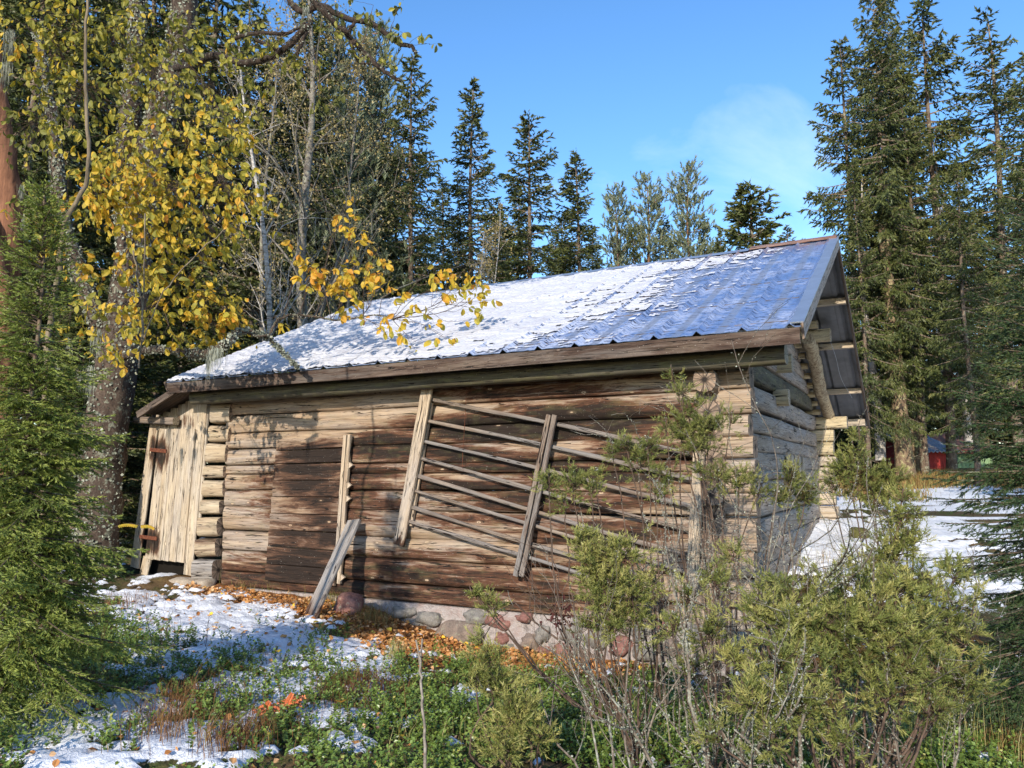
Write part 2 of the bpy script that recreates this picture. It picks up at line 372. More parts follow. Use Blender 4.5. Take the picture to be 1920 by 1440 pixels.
M_LOG = wood('weathered_log', (0.44, 0.325, 0.22), (0.26, 0.175, 0.112), moss=0.2, grey=0.45, red=(0.13, 0.056, 0.03))
M_LOGG = wood('grey_gable_log', (0.46, 0.37, 0.29), (0.27, 0.21, 0.16), moss=0.1, grey=0.5)
M_PLANK = wood('pale_plank', (0.56, 0.46, 0.33), (0.40, 0.31, 0.21), moss=0.1, crack=0.9)
M_HATCH = wood('hatch_board', (0.36, 0.25, 0.16), (0.20, 0.125, 0.075))
M_RAIL = wood('grey_rail', (0.28, 0.22, 0.17), (0.14, 0.105, 0.08), knots=False, grey=0.7)
M_POST = wood('pale_post', (0.55, 0.44, 0.31), (0.38, 0.28, 0.19), knots=False)
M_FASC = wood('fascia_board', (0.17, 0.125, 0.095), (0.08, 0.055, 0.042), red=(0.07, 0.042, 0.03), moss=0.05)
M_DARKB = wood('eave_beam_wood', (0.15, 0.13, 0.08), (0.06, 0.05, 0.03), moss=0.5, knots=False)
M_GREYP = wood('grey_leaning_plank', (0.36, 0.32, 0.28), (0.19, 0.165, 0.14), knots=False, grey=0.9)
M_YEL = wood('yellowish_purlin', (0.60, 0.50, 0.32), (0.42, 0.34, 0.2), moss=0.15, knots=False, grey=0.1)
M_HEAD = wood('pale_log_head', (0.50, 0.40, 0.27), (0.36, 0.26, 0.165), moss=0.15, grey=0.2, knots=False)
M_END = endgrain('end_grain', (0.38, 0.27, 0.19)); M_ENDP = endgrain('pale_end_grain', (0.5, 0.42, 0.3), (0.2, 0.15, 0.1), 0.0)
M_RUST = plain('rusty_iron', (0.13, 0.045, 0.025), 0.85, 0.2, 0.5, 30)
M_GALV = plain('galvanised_metal', (0.42, 0.46, 0.52), 0.42, 0.5, 0.12, 5, 0.75, 0.05)
M_BLACK = plain('painted_gap_shade', (0.012, 0.01, 0.008), 0.95, 0.1, 0.2)

# ------------------------------------------------------------------ terrain
_gp = np.array([(0, -3, -1.5), (-6, -3, -1.4), (6, -3, -1.6), (0, 0, -1.55), (-3, 1, -1.5), (3, 1, -1.65), (0, 4.2, -1.55), (-3, 4.5, -1.5), (3, 4.2, -1.7),
    (-2.5, 7.6, -1.60), (-4.4, 7.5, -1.5), (-1.2, 7.6, -1.72), (0, 7.4, -1.88), (1.5, 6.5, -1.9), (-4.2, 11.0, -1.60), (-3.0, 10.4, -1.63), (-1.9, 9.9, -1.67), (-1.3, 9.6, -1.86),
    (-0.6, 9.3, -1.98), (0.6, 8.7, -2.02), (2.2, 7.9, -2.0), (4, 8.3, -1.9), (4.6, 11, -1.55), (6.5, 13, -1.15), (5, 17, -0.9), (8, 17, -0.85), (9, 22, -0.55), (5, 22, -0.6), (13, 25, -0.2),
    (9, 27, -0.15), (16, 34, 0.05), (8, 36, 0.0), (-6, 12, -1.5), (-8, 9, -1.4), (-10, 16, -1.2), (-4, 20, -1.1), (0, 16, -1.2), (0, 28, -0.6), (-12, 28, -0.6), (0, 45, 0.0), (25, 45, 0.4),
    (-25, 45, 0.2), (25, 15, -0.8), (-25, 12, -1.0), (20, 2, -1.6), (-20, 0, -1.4), (0, 90, 0.6), (60, 90, 0.8), (-60, 90, 0.8), (0, -30, -1.5), (40, -30, -1.5), (-40, -30, -1.4)], float)
def _tps():
    X = _gp[:, :2]; d = np.linalg.norm(X[:, None] - X[None], axis=2); n = len(X)
    K = d + 0.02 * np.eye(n) * d.mean() * 0.0
    A = np.zeros((n + 3, n + 3)); A[:n, :n] = -K; A[:n, n] = 1; A[:n, n + 1:] = X; A[n, :n] = 1; A[n + 1:, :n] = X.T
    return np.linalg.solve(A, np.concatenate([_gp[:, 2], np.zeros(3)]))
_w = _tps()
def gz0(x, y):
    x = np.asarray(x, float); y = np.asarray(y, float); sh = x.shape; P = np.stack([x.ravel(), y.ravel()], 1); P = np.clip(P, -90, 120)
    z = np.empty(len(P))
    for i in range(0, len(P), 50000):
        d = np.linalg.norm(P[i:i + 50000, None] - _gp[None, :, :2], axis=2); z[i:i + 50000] = -d @ _w[:len(_gp)] + _w[len(_gp)] + P[i:i + 50000] @ _w[len(_gp) + 1:]
    return z.reshape(sh)
def blobs(px, py, L):
    m = np.zeros_like(px)
    for (cx, cy, rx, ry, a) in L:
        c, s = math.cos(a), math.sin(a); dx, dy = px - cx, py - cy
        r = np.sqrt(((dx * c + dy * s) / rx) ** 2 + ((-dx * s + dy * c) / ry) ** 2)
        m = np.maximum(m, np.clip(1.25 - r * 0.9, 0, 1) * 1.0)
    return m
SNOWB = [(400, 1165, 240, 52, 0.12), (500, 1200, 215, 50, 0.2), (640, 1235, 150, 34, 0.25), (240, 1120, 70, 18, 0), (700, 1262, 90, 18, 0.2), (60, 1372, 150, 60, 0), (215, 1345, 140, 50, -0.2), (320, 1405, 150, 60, 0), (300, 1245, 70, 25, 0.0),
    (450, 1290, 110, 40, -0.3), (560, 1285, 70, 40, 0), (615, 1345, 130, 30, 0.1), (870, 1310, 45, 22, 0), (120, 1425, 180, 40, 0), (430, 1370, 60, 40, 0), (40, 1300, 50, 18, 0), (650, 1400, 60, 20, 0), (700, 1310, 60, 20, 0), (395, 1225, 150, 40, 0)]
LITB = [(560, 1112, 240, 38, 0.1), (720, 1168, 150, 62, 0.45), (880, 1215, 220, 42, 0.15), (1050, 1240, 180, 30, 0.05), (620, 1140, 140, 34, 0.2), (430, 1098, 110, 14, 0)]
def surf(x, y):
    """height, snow (0..1) and litter (0..1) of the ground"""
    z = gz0(x, y); px, py = proj(np.stack([x, y, z], -1))
    near = (y > 3.2) & (y < 12.5)
    n1 = fbm(x * 1.6, y * 1.6, 3, 4); n2 = fbm(x * 5.5, y * 5.5, 8, 4); n3 = fbm(x * 14, y * 14, 21, 3)
    lit = np.where(near, blobs(px, py, LITB), 0)
    sm = np.where(near, blobs(px, py, SNOWB), 0)
    sn = np.clip((sm * 1.05 + (n2 - 0.5) * 1.7 + (n3 - 0.5) * 1.5 - 0.50) * 5, 0, 1) * np.clip((0.75 - lit + (n2 - .5)) * 4, 0, 1)
    # field behind the barn, on the right
    far = np.clip((x - 2.9) * 2, 0, 1) * np.clip((y - 9.0) * 0.8, 0, 1) * np.clip((24 - y) * 0.7, 0, 1)
    sn = np.maximum(sn, far * np.clip((fbm(x * 0.8, y * 0.5, 31, 4) + (n2 - .5) * .7 - 0.33) * 9, 0, 1))
    lft = np.clip((-1.5 - x) * 1, 0, 1) * np.clip((y - 11.5), 0, 1) * np.clip((30 - y) * .5, 0, 1)
    sn = np.maximum(sn, lft * np.clip((fbm(x * 0.9, y * 0.7, 37, 4) - 0.55) * 9, 0, 1))
    foot = np.clip((py - 1150) / 200, 0, 1) * near
    z = z + (n1 - 0.5) * 0.10 + (n2 - 0.5) * 0.05 + (n3 - .5) * 0.02 + np.where(near, 0, (fbm(x * .5, y * .5, 5, 3) - .5) * .12)
    z = z + sn * (0.035 + 0.05 * (n3 - 0.4))
    return z, sn, lit
def gz(x, y): return surf(np.atleast_1d(np.asarray(x, float)), np.atleast_1d(np.asarray(y, float)))[0]
def on_ground(px, py):
    d = ray(px, py); t = np.concatenate([np.linspace(1.5, 14, 700), np.linspace(14.1, 60, 300)]); P = d[None] * t[:, None]
    z = gz0(P[:, 0], P[:, 1]); k = np.argmax(P[:, 2] < z); p = P[k]; return np.array([p[0], p[1], gz(p[0], p[1])[0]])

def geo(a, b, n): return a + (b - a) * (np.linspace(0, 1, n + 1)[1:] ** 2.6)
xs = np.concatenate([geo(-7.5, -700, 30)[::-1], np.linspace(-7.5, 7.5, 300), geo(7.5, 700, 34)])
ys = np.concatenate([geo(2.6, -200, 14)[::-1], np.linspace(2.6, 12.6, 240), geo(12.6, 60, 90), geo(60, 900, 12)])
GX, GY = np.meshgrid(xs, ys); GZ, GS, GL = surf(GX, GY)
mb = MB(); nx = len(xs); i = np.arange(len(ys) - 1)[:, None] * nx; j = np.arange(nx - 1)[None]
mb.add(np.stack([GX, GY, GZ], -1), np.stack([i + j, i + j + 1, i + nx + j + 1, i + nx + j], -1).reshape(-1, 4), np.stack([GL, GS], -1), GS.ravel())
def ground_mat():
    m, t, b = newmat('forest_floor'); q = N(t); ob = q.n('ShaderNodeTexCoord').outputs['Object']; sn = q.att()
    lit = q.n('ShaderNodeSeparateXYZ', {0: q.n('ShaderNodeTexCoord').outputs['UV']}).outputs['X']
    a = q.noise(ob, 3.5, 6, 0.65); f = q.noise(ob, 42, 5, 0.7); c = q.noise(ob, 0.7, 3)
    soil = q.ramp(f, [(0.3, (0.02, 0.016, 0.01)), (0.5, (0.07, 0.05, 0.028)), (0.7, (0.16, 0.11, 0.06))])
    moss = q.ramp(f, [(0.3, (0.018, 0.026, 0.008)), (0.6, (0.075, 0.085, 0.022)), (0.8, (0.15, 0.13, 0.05))])
    col = q.mix(q.rng(a, 0.42, 0.58), soil, moss)
    dry = q.ramp(f, [(0.3, (0.07, 0.04, 0.02)), (0.6, (0.26, 0.16, 0.07)), (0.8, (0.42, 0.3, 0.15))])
    col = q.mix(q.rng(c, 0.48, 0.6, 0, 0.5), col, dry)
    col = q.mix(q.rng(lit, 0.25, 0.6), col, q.ramp(f, [(0.3, (0.06, 0.022, 0.01)), (0.55, (0.26, 0.11, 0.035)), (0.75, (0.42, 0.22, 0.1))]))
    sc = q.ramp(q.noise(ob, 9, 6, 0.7), [(0.3, (0.60, 0.63, 0.68)), (0.55, (0.84, 0.85, 0.87))])
    sc = q.mix(q.rng(q.noise(ob, 60, 4, 0.75), 0.66, 0.72, 0, 0.8), sc, (0.22, 0.13, 0.06))
    e = q.math('ADD', sn, q.math('MULTIPLY', q.math('SUBTRACT', f, 0.5), 0.8)); k = q.rng(e, 0.40, 0.50)
    t.links.new(q.mix(k, col, sc), b.inputs['Base Color']); t.links.new(q.rng(k, 0, 1, 0.95, 0.6), b.inputs['Roughness'])
    b.inputs['Specular IOR Level'].default_value = 0.2
    t.links.new(q.bump(q.math('ADD', f, q.math('MULTIPLY', q.noise(ob, 12, 5, .7), 1.5)), 0.8, 0.02), b.inputs['Normal']); return m
ground = mb.build('ground', ground_mat(), smooth=True); tag(ground, kind='structure')

# ------------------------------------------------------------------ the log barn
TH, THG = 0.5035, 0.4715
A_ = np.array([-math.cos(TH), math.sin(TH), 0]); B_ = np.array([math.sin(THG), math.cos(THG), 0]); NF = np.array([-math.sin(TH), -math.cos(TH), 0]); NG = np.array([math.cos(THG), -math.sin(THG), 0])
G0 = np.array([2.1267, 8.1, 0]); LL, DD = 7.145, 8.55
Z3 = np.array([0, 0, 1.0])
def W(s, t, z): return G0 + A_ * s + B_ * t + Z3 * z
def FWp(px, py, off=0.0):
    """point where the pixel's ray meets the front wall plane moved outward by off"""
    d = ray(px, py); o = G0 + NF * off; k = np.dot(o, NF) / np.dot(d, NF); return d * k
def GWp(px, py, off=0.0):
    d = ray(px, py); o = G0 + NG * off; k = np.dot(o, NG) / np.dot(d, NG); return d * k
OG, OGL, EN, EF, ZE, ZR, ZEF, TR = 0.886, 0.621, 0.604, 1.1, 1.303, 3.33, 0.90, 4.03
BARN = thing('log_barn', 'old weathered log barn with a snowy metal roof and stone footing', 'barn', W(0, 0, -1.9))
def roofz(t): return ZE + (t + EN) * (ZR - ZE) / (TR + EN) if t < TR else ZR + (t - TR) * (ZEF - ZR) / (DD + EF - TR)

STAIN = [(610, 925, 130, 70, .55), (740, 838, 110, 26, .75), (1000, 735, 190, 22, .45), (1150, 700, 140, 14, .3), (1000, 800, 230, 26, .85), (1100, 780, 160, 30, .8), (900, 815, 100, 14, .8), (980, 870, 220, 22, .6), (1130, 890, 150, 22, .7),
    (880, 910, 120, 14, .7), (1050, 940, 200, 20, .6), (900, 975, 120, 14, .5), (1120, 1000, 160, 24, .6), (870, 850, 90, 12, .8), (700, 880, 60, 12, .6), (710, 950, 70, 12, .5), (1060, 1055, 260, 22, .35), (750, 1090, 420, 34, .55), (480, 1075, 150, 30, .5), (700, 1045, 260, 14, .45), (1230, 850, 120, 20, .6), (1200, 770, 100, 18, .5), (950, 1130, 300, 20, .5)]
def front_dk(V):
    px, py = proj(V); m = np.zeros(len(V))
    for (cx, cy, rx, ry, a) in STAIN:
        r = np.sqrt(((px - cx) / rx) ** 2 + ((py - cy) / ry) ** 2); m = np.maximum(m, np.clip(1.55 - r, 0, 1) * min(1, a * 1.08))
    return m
# front wall logs
SEAM = [(735, 1.16), (773, .84), (808, .575), (838, .35), (869, .115), (886, -.012), (915, -.225), (947, -.465), (992, -.80), (1028, -1.07), (1070, -1.37), (1098, -1.58)]
zs = [b for a, b in SEAM]
rs0 = np.random.RandomState(4)
for k in range(len(zs) - 1):
    mb = MB(); z1, z0 = zs[k], zs[k + 1]; h = z1 - z0; zc = (z1 + z0) / 2; tilt = rs0.uniform(-.012, .012)
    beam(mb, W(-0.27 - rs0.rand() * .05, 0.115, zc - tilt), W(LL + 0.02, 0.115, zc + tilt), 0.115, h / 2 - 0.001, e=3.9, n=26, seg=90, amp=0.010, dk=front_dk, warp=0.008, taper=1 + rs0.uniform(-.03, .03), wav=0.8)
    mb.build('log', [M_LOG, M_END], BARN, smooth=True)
# gable wall logs, their ends crossing the front wall
for k in range(-1, len(zs)):
    if k < 0: z1, z0 = 1.40, 1.14
    else: z1 = zs[k] - 0.12; z0 = (zs[k + 1] - 0.12) if k + 1 < len(zs) else zs[k] - 0.3
    if k == 0: z1, z0 = 1.05, 0.77
    h = abs(z1 - z0); zc = (z1 + z0) / 2; stick = {-1: 0.30, 0: 0.24, 1: 0.17, 2: 0.03, 3: .02, 4: .02, 5: .10, 6: .02, 7: .09}.get(k, .02)
    mb = MB(); t1 = DD + 0.1
    # wide section in the wall, the protruding end hewn to eight sides
    beam(mb, W(0.115, -0.02, zc), W(0.115, t1, zc), 0.115, h / 2 + 0.002, e=4.6, n=20, seg=44, amp=0.012, warp=0.01, wav=1.0)
    beam(mb, W(0.10, -stick, zc), W(0.115, 0.05, zc), 0.115, min(h / 2, 0.125), e=2.6, n=12, seg=4, amp=0.004, dk=0.12)
    mb.build('log', [M_LOGG if k >= 0 else M_DARKB, M_END], BARN, smooth=True)
# gable triangle logs
z = 1.42; k = 0
while z < ZR - 0.25:
    h = 0.235; zt = z + h
    ta = -EN + (zt + 0.10 - ZE) / (ZR - ZE) * (TR + EN); tb = TR + (ZR - zt - 0.10) / (ZR - ZEF) * (DD + EF - TR)
    if tb - ta > 0.3:
        mb = MB(); beam(mb, W(0.115, ta, z + h / 2), W(0.115, tb + (0.1 if k % 2 else 0), z + h / 2), 0.115, h / 2 + 0.002, e=4.6, n=18, seg=24, amp=0.01, wav=1.0)
        mb.build('log', [M_LOGG, M_ENDP], BARN, smooth=True)
    z += h; k += 1
# far corner: ends of the rear wall's logs past the gable, plus the rear and left walls themselves
zf = 1.06
for k in range(12):
    h = [.26, .24, .27, .22, .25, .24, .26, .23, .25, .25, .24, .2][k]
    mb = MB(); st = 0.56 if k == 0 else [0.27, 0.31, 0.29, 0.33][k % 4]
    beam(mb, W(-st, DD, zf - h / 2 - .01), W(LL, DD, zf - h / 2 - .01), 0.105, h / 2 - (0.004 if k % 3 else 0.014), e=5, n=14, seg=26, amp=0.006)
    mb.build('log', [M_YEL if k < 3 else M_PLANK, M_ENDP], BARN, smooth=True); zf -= h
    if k < 11:
        mb = MB(); beam(mb, W(LL - .1, 0.2, zf + h / 2), W(LL - .1, DD - 0.1, zf + h / 2), 0.1, h / 2 - 0.003, e=4, n=12, seg=10, amp=0.006)
        mb.build('log', [M_LOGG, M_ENDP], BARN, smooth=True)
# hewn log heads in the left corner
HEAD = [(752, 795, 398, 433), (798, 829, 394, 430), (831, 868, 388, 424), (871, 897, 384, 421), (899, 933, 381, 419), (937, 966, 378, 413), (969, 1007, 373, 410), (1009, 1045, 369, 405), (1048, 1092, 362, 400)]
for k, (ya, yb, xa, xb) in enumerate(HEAD):
    pa = FWp((xa + xb) / 2, ya, 0.02); pb = FWp((xa + xb) / 2, yb, 0.02); c0 = (pa + pb) / 2; hh = abs(pa[2] - pb[2]) / 2 - 0.004
    l = FWp(xa, (ya + yb) / 2, 0.02); r = FWp(xb, (ya + yb) / 2, 0.02)
    mb = MB(); beam(mb, l + (c0 - l) * 0.0 - NF * 0.09, r - NF * 0.09, 0.13, hh * 1.0, e=4.2, n=18, seg=5, amp=0.012, taper=0.9, dk=0.25 if k in (7,) else 0.0)
    mb.build('log_end', [M_HEAD if k != 8 else M_GREYP, M_END], BARN, smooth=True)
    mb = MB(); beam(mb, r + A_ * 0.07 + Z3 * 0.0 + NF * 0.02, r - A_ * 0.05 - NF * 0.03, 0.03, hh * 0.45, e=3, n=10, seg=2, amp=0.004)
# small block ends on the gable wall
for (xa, ya, xb, yb, dd) in [(1452, 730, 1468, 762, .16), (1453, 665, 1474, 700, .2)]:
    p = GWp(xa + 6, (ya + yb) / 2, 0.0); hh = abs(GWp(xa, ya)[2] - GWp(xa, yb)[2]) / 2
    mb = MB(); beam(mb, p - NG * 0.05, p + NG * dd, 0.1, hh, e=4, n=12, seg=3, amp=0.005); mb.build('beam_end', [M_YEL, M_ENDP], BARN, smooth=True)
for k in range(5):
    p0 = GWp(1478 + k * 7, 853 + k * 1.5, 0.03); p1 = GWp(1478 + k * 7, 884 + k, 0.03)
    mb = MB(); beam(mb, p0, p1, 0.12, 0.012, up=NG, cham=0.003, seg=2, amp=0.001); mb.build('board', [M_PLANK, M_ENDP], BARN)

# eave beam in front of the wall and its bearing stubs
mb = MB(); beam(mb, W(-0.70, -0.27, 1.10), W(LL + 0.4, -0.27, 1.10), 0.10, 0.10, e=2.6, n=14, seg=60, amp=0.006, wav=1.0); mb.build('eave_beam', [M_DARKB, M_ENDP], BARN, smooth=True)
# roof sheets: ribbed metal, two rows, each sheet two ribs wide
S0, S1 = -OG, LL + OGL
def roof_pt(s, u, near=True):
    """u: 0 at the eave, 1 at the ridge"""
    return W(s, (-EN + u * (TR + EN)) if near else (DD + EF + u * (TR - DD - EF)), (ZE if near else ZEF) + u * (ZR - (ZE if near else ZEF)))
RP = 0.43
def rib(s):
    s = np.asarray(s, float)
    d = np.abs(((s - S0 - 0.10) / RP) % 1.0 - 0.5) * RP   # ribs where d is near RP/2
    q = RP / 2 - d; return np.clip(0.036 - q * 0.85, 0, 0.036) + 0.004 * (np.abs(q - 0.12) < 0.012)
def sheet(s0, s1, u0, u1, near, lift, mat, under=False):
    ss = [s0]; 
    k = math.floor((s0 - S0 - 0.10) / RP)
    for kk in range(k - 1, k + 6):
        c = S0 + 0.10 + kk * RP
        for o in (-0.13, -0.115, -0.045, -0.02, 0, 0.02, 0.045, 0.105, 0.12, 0.2):
            if s0 < c + o < s1: ss.append(c + o)
    ss.append(s1); ss = np.array(sorted(set(ss))); us = np.linspace(u0, u1, 9)
    nr = np.array(nrm(np.cross(roof_pt(0, 1, near) - roof_pt(0, 0, near), -A_ if near else A_)))
    if nr[2] < 0: nr = -nr
    S, U = np.meshgrid(ss, us); P = np.empty(S.shape + (3,))
    a0, a1 = roof_pt(0, 0, near), roof_pt(0, 1, near)
    P = a0 + A_ * S[..., None] + (a1 - a0) * U[..., None] + nr * (rib(S) * 1.15 + lift + (vnoise(S * 1.1 + u0 * 9, U * 3, 4) - .5) * 0.006)[..., None]
    mb = MB(); n = len(ss); i = np.arange(len(us) - 1)[:, None] * n; j = np.arange(n - 1)[None]
    F = np.stack([i + j, i + j + 1, i + n + j + 1, i + n + j], -1).reshape(-1, 4)
    mb.add(P, F, np.stack([S, U * 4.6], -1)); mb.add(P - nr * 0.0015, F[:, ::-1], np.stack([S, U * 4.6], -1), mi=1)
    e0 = np.arange(n - 1); mb.add(np.concatenate([P[0], P[0] - nr * 0.006]), np.stack([e0, e0 + 1, e0 + n + 1, e0 + n], 1), None)
    mb.build('roof_sheet', [mat, M_UNDER], BARN)
def roof_mat():
    m, t, b = newmat('frosted_metal'); q = N(t); uv = q.n('ShaderNodeTexCoord').outputs['UV']
    a = q.noise(q.mapping(uv, (5, 16, 1)), 1.6, 6, 0.7, 0.4); bnoise = q.noise(q.mapping(uv, (1.2, 1.4, 1)), 1.0, 4, 0.6)
    metal = q.mix(q.rng(bnoise, 0.4, 0.6), (0.15, 0.235, 0.44), (0.20, 0.29, 0.50))  # blue of the reflected sky is put into the bare metal's colour
    sp0 = q.n('ShaderNodeSeparateXYZ', {0: uv}).outputs['X']; fr = q.math('ADD', q.math('ADD', a, q.math('MULTIPLY', q.math('SUBTRACT', bnoise, 0.5), 0.8)), q.rng(sp0, -0.4, 2.6, -0.02, 0.16)); k = q.math('MULTIPLY', q.rng(fr, 0.44, 0.62), q.rng(sp0, -0.5, 2.2, 0.5, 0.85), True)
    col = q.mix(k, metal, (0.58, 0.62, 0.72))
    # rust-brown stain and needles in little dashes
    dsh = q.noise(q.mapping(uv, (10, 40, 1), (3, 8, 0)), 1.0, 4, 0.65, 0.9); col = q.mix(q.rng(dsh, 0.55, 0.59), col, (0.05, 0.05, 0.07))
    sp = q.n('ShaderNodeSeparateXYZ', {0: uv}); top = q.math('MULTIPLY', q.rng(sp.outputs['Y'], 3.75, 4.3), q.rng(q.noise(uv, 2.6, 5, .7), 0.40, 0.55), True)
    top = q.math('MULTIPLY', top, q.rng(sp.outputs['X'], 1.9, 0.6), True)
    col = q.mix(q.math('MULTIPLY', top, 0.8), col, (0.33, 0.20, 0.15))
    fx = q.math('FRACT', q.math('ADD', q.math('DIVIDE', q.math('SUBTRACT', sp.outputs['X'], S0 + 0.10), RP), 20.0)); dr = q.math('ABSOLUTE', q.math('SUBTRACT', fx, 0.5))
    dr = q.math('ADD', dr, q.math('MULTIPLY', q.math('SUBTRACT', a, 0.5), 0.08)); col = q.mix(q.rng(dr, 0.125, 0.085, 0, 0.8), col, (0.23, 0.26, 0.33))
    col = q.mix(q.rng(dsh, 0.57, 0.61, 0, .85), col, (0.05, 0.05, 0.08))
    t.links.new(col, b.inputs['Base Color']); b.inputs['Metallic'].default_value = 0.35; t.links.new(q.rng(k, 0, 0.5, 0.33, 0.6), b.inputs['Roughness'])
    t.links.new(q.bump(q.math('ADD', fr, q.math('MULTIPLY', dsh, 0.5)), 0.12, 0.006), b.inputs['Normal']); return m
M_ROOF = roof_mat(); M_UNDER = plain('bare_metal_underside', (0.16, 0.165, 0.175), 0.6, 0.3, 0.25, 3, 0.2, 0.05)
ns = 9; wsheet = (S1 - S0) / ns
ULAP = 0.60
for k in range(ns):
    a, b = S0 + k * wsheet, S0 + (k + 1) * wsheet + (0.02 if k < ns - 1 else 0)
    sheet(a, b, 0.0, ULAP + 0.015, True, 0.0 + 0.0008 * (k % 2), M_ROOF)
    sheet(a, b, ULAP - 0.01, 1.0, True, 0.010 + 0.0008 * (k % 2), M_ROOF)
    sheet(a, b, 0.0, 0.5, False, 0.0 + 0.0008 * (k % 2), M_ROOF); sheet(a, b, 0.49, 1.0, False, 0.008 + 0.0008 * (k % 2), M_ROOF)
# fascia board under the near eave
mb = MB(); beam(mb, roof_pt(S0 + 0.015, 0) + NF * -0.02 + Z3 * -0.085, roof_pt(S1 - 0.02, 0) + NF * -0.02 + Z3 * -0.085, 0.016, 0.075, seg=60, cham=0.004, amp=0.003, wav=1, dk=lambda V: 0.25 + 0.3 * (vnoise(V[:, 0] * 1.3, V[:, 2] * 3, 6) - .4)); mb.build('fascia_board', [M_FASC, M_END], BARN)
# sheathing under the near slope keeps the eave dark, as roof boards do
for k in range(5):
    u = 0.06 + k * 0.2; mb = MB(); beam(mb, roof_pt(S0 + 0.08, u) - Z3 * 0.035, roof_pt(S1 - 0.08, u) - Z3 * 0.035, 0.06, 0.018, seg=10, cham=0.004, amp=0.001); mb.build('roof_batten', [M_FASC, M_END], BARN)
# verge flashing and the board below it
def along_slope(mb, s, near, w, h, drop, u0=0.0, u1=1.0, seg=24, **k):
    beam(mb, roof_pt(s, u0, near) - Z3 * drop, roof_pt(s, u1, near) - Z3 * drop, w, h, seg=seg, **k)
mb = MB(); along_slope(mb, S0 + 0.035, True, 0.06, 0.008, -0.036, 0.0, 1.0, cham=0.002, amp=0.002, cap_mi=0); mb.build('verge_flashing', [M_GALV], BARN)
mb = MB(); along_slope(mb, S0 - 0.012, True, 0.012, 0.075, 0.045, 0.0, 1.0, cham=0.004, amp=0.002); mb.build('barge_board', [M_GREYP, M_END], BARN)
mb = MB(); along_slope(mb, S0 + 0.0, False, 0.018, 0.05, 0.035, 0.0, 0.995, cham=0.004, amp=0.002); mb.build('barge_board', [M_FASC, M_END], BARN)
mb = MB(); along_slope(mb, S1 - 0.0, True, 0.014, 0.06, 0.05, 0.0, 1.0, cham=0.004, amp=0.002); mb.build('barge_board', [M_FASC, M_END], BARN)
# ridge: metal cap on the left part, reddish boards on the right
mb = MB(); sp_ = 0.35
for sgn, nr_ in ((1, True), (-1, False)):
    a0 = roof_pt(sp_, 1.0) + Z3 * 0.045; a1 = roof_pt(S1, 1.0) + Z3 * 0.045; d = (roof_pt(0, 0.955, nr_) - roof_pt(0, 1, nr_)) ; seg = 40
    u = np.linspace(0, 1, seg + 1)[:, None]; top = a0 + (a1 - a0) * u + Z3 * (vnoise(u[:, 0] * 14, u[:, 0], 2) - .5)[:, None] * 0.012; bot = top + d + Z3 * 0.0
    V = np.concatenate([top, bot, top - Z3 * .003, bot - Z3 * .003]); n = seg + 1; e0 = np.arange(seg)
    mb.add(V, np.stack([e0, e0 + 1, e0 + n + 1, e0 + n], 1)); mb.add(V, np.stack([e0, e0 + 1, e0 + n + 1, e0 + n], 1)[:, ::-1] + 2 * n)
mb.build('ridge_cap', [M_GALV], BARN)
M_RB = wood('red_ridge_board', (0.30, 0.17, 0.13), (0.19, 0.09, 0.07), knots=False)
mb = MB(); beam(mb, roof_pt(S0, 0.985) + Z3 * 0.055, roof_pt(sp_ - 0.01, 0.985) + Z3 * 0.055, 0.07, 0.014, up=nrm(np.cross(A_, roof_pt(0, 1) - roof_pt(0, 0))) * (-1), cham=0.004, seg=12, amp=0.003); mb.build('ridge_board', [M_RB, M_END], BARN)
mb = MB(); beam(mb, roof_pt(S0, 0.985, False) + Z3 * 0.06, roof_pt(sp_ - 0.01, 0.985, False) + Z3 * 0.06, 0.07, 0.014, cham=0.004, seg=12, amp=0.003); mb.build('ridge_board', [M_RB, M_END], BARN)
# battens under the rear slope, seen past the gable
for yv in (565, 648, 733):
    best = min(np.linspace(0.02, 0.98, 200), key=lambda u: abs(proj(roof_pt(S0 + 0.06, u, False) - Z3 * 0.06)[1] - yv))
    mb = MB(); beam(mb, roof_pt(S0 + 0.02, best, False) - Z3 * 0.06, roof_pt(1.2, best, False) - Z3 * 0.06, 0.055, 0.05, cham=0.006, seg=8, amp=0.002); mb.build('roof_batten', [M_PLANK, M_ENDP], BARN)
# purlin and plate ends, and the knobbly pole that lies between them
mb = MB(); beam(mb, W(-0.56, 6.0, 2.25), W(0.9, 6.0, 2.25), 0.115, 0.105, e=5, n=14, seg=5, amp=0.006); mb.build('purlin', [M_YEL, M_ENDP], BARN, smooth=True)
mb = MB(); beam(mb, W(-0.38, 5.85, 2.42), W(0.9, 5.85, 2.42), 0.09, 0.07, e=5, n=14, seg=5, amp=0.006); mb.build('purlin', [M_YEL, M_ENDP], BARN, smooth=True)
mb = MB(); beam(mb, W(-0.84, DD + .75, 0.95), W(0.3, DD + .75, 0.95), 0.1, 0.07, cham=0.01, seg=5, amp=0.004); mb.build('purlin', [M_PLANK, M_ENDP], BARN)
M_POLE = bark('barked_pole', (0.50, 0.41, 0.27), (0.16, 0.10, 0.06), None, 0, 22, 0.5)
mb = MB(); pp = smooth_path([W(-0.22, 5.75, 2.18), W(-0.24, 6.6, 1.85), W(-0.20, 7.5, 1.50), W(-0.23, 8.5, 1.08)], 6, 0.008, rs0); tube(mb, pp, 0.105, 12, lump=0.16, seed=3); mb.build('pole', [M_POLE], BARN, smooth=True)
for k in range(8):
    t = 6.0 + k * 0.33; mb = MB(); zz = 2.12 - (t - 6.0) * 0.43
    beam(mb, W(-0.10, t, zz), W(0.2, t, zz), 0.07, 0.05, e=5, n=10, seg=2, amp=0.003); mb.build('beam_end', [M_YEL, M_ENDP], BARN, smooth=True)

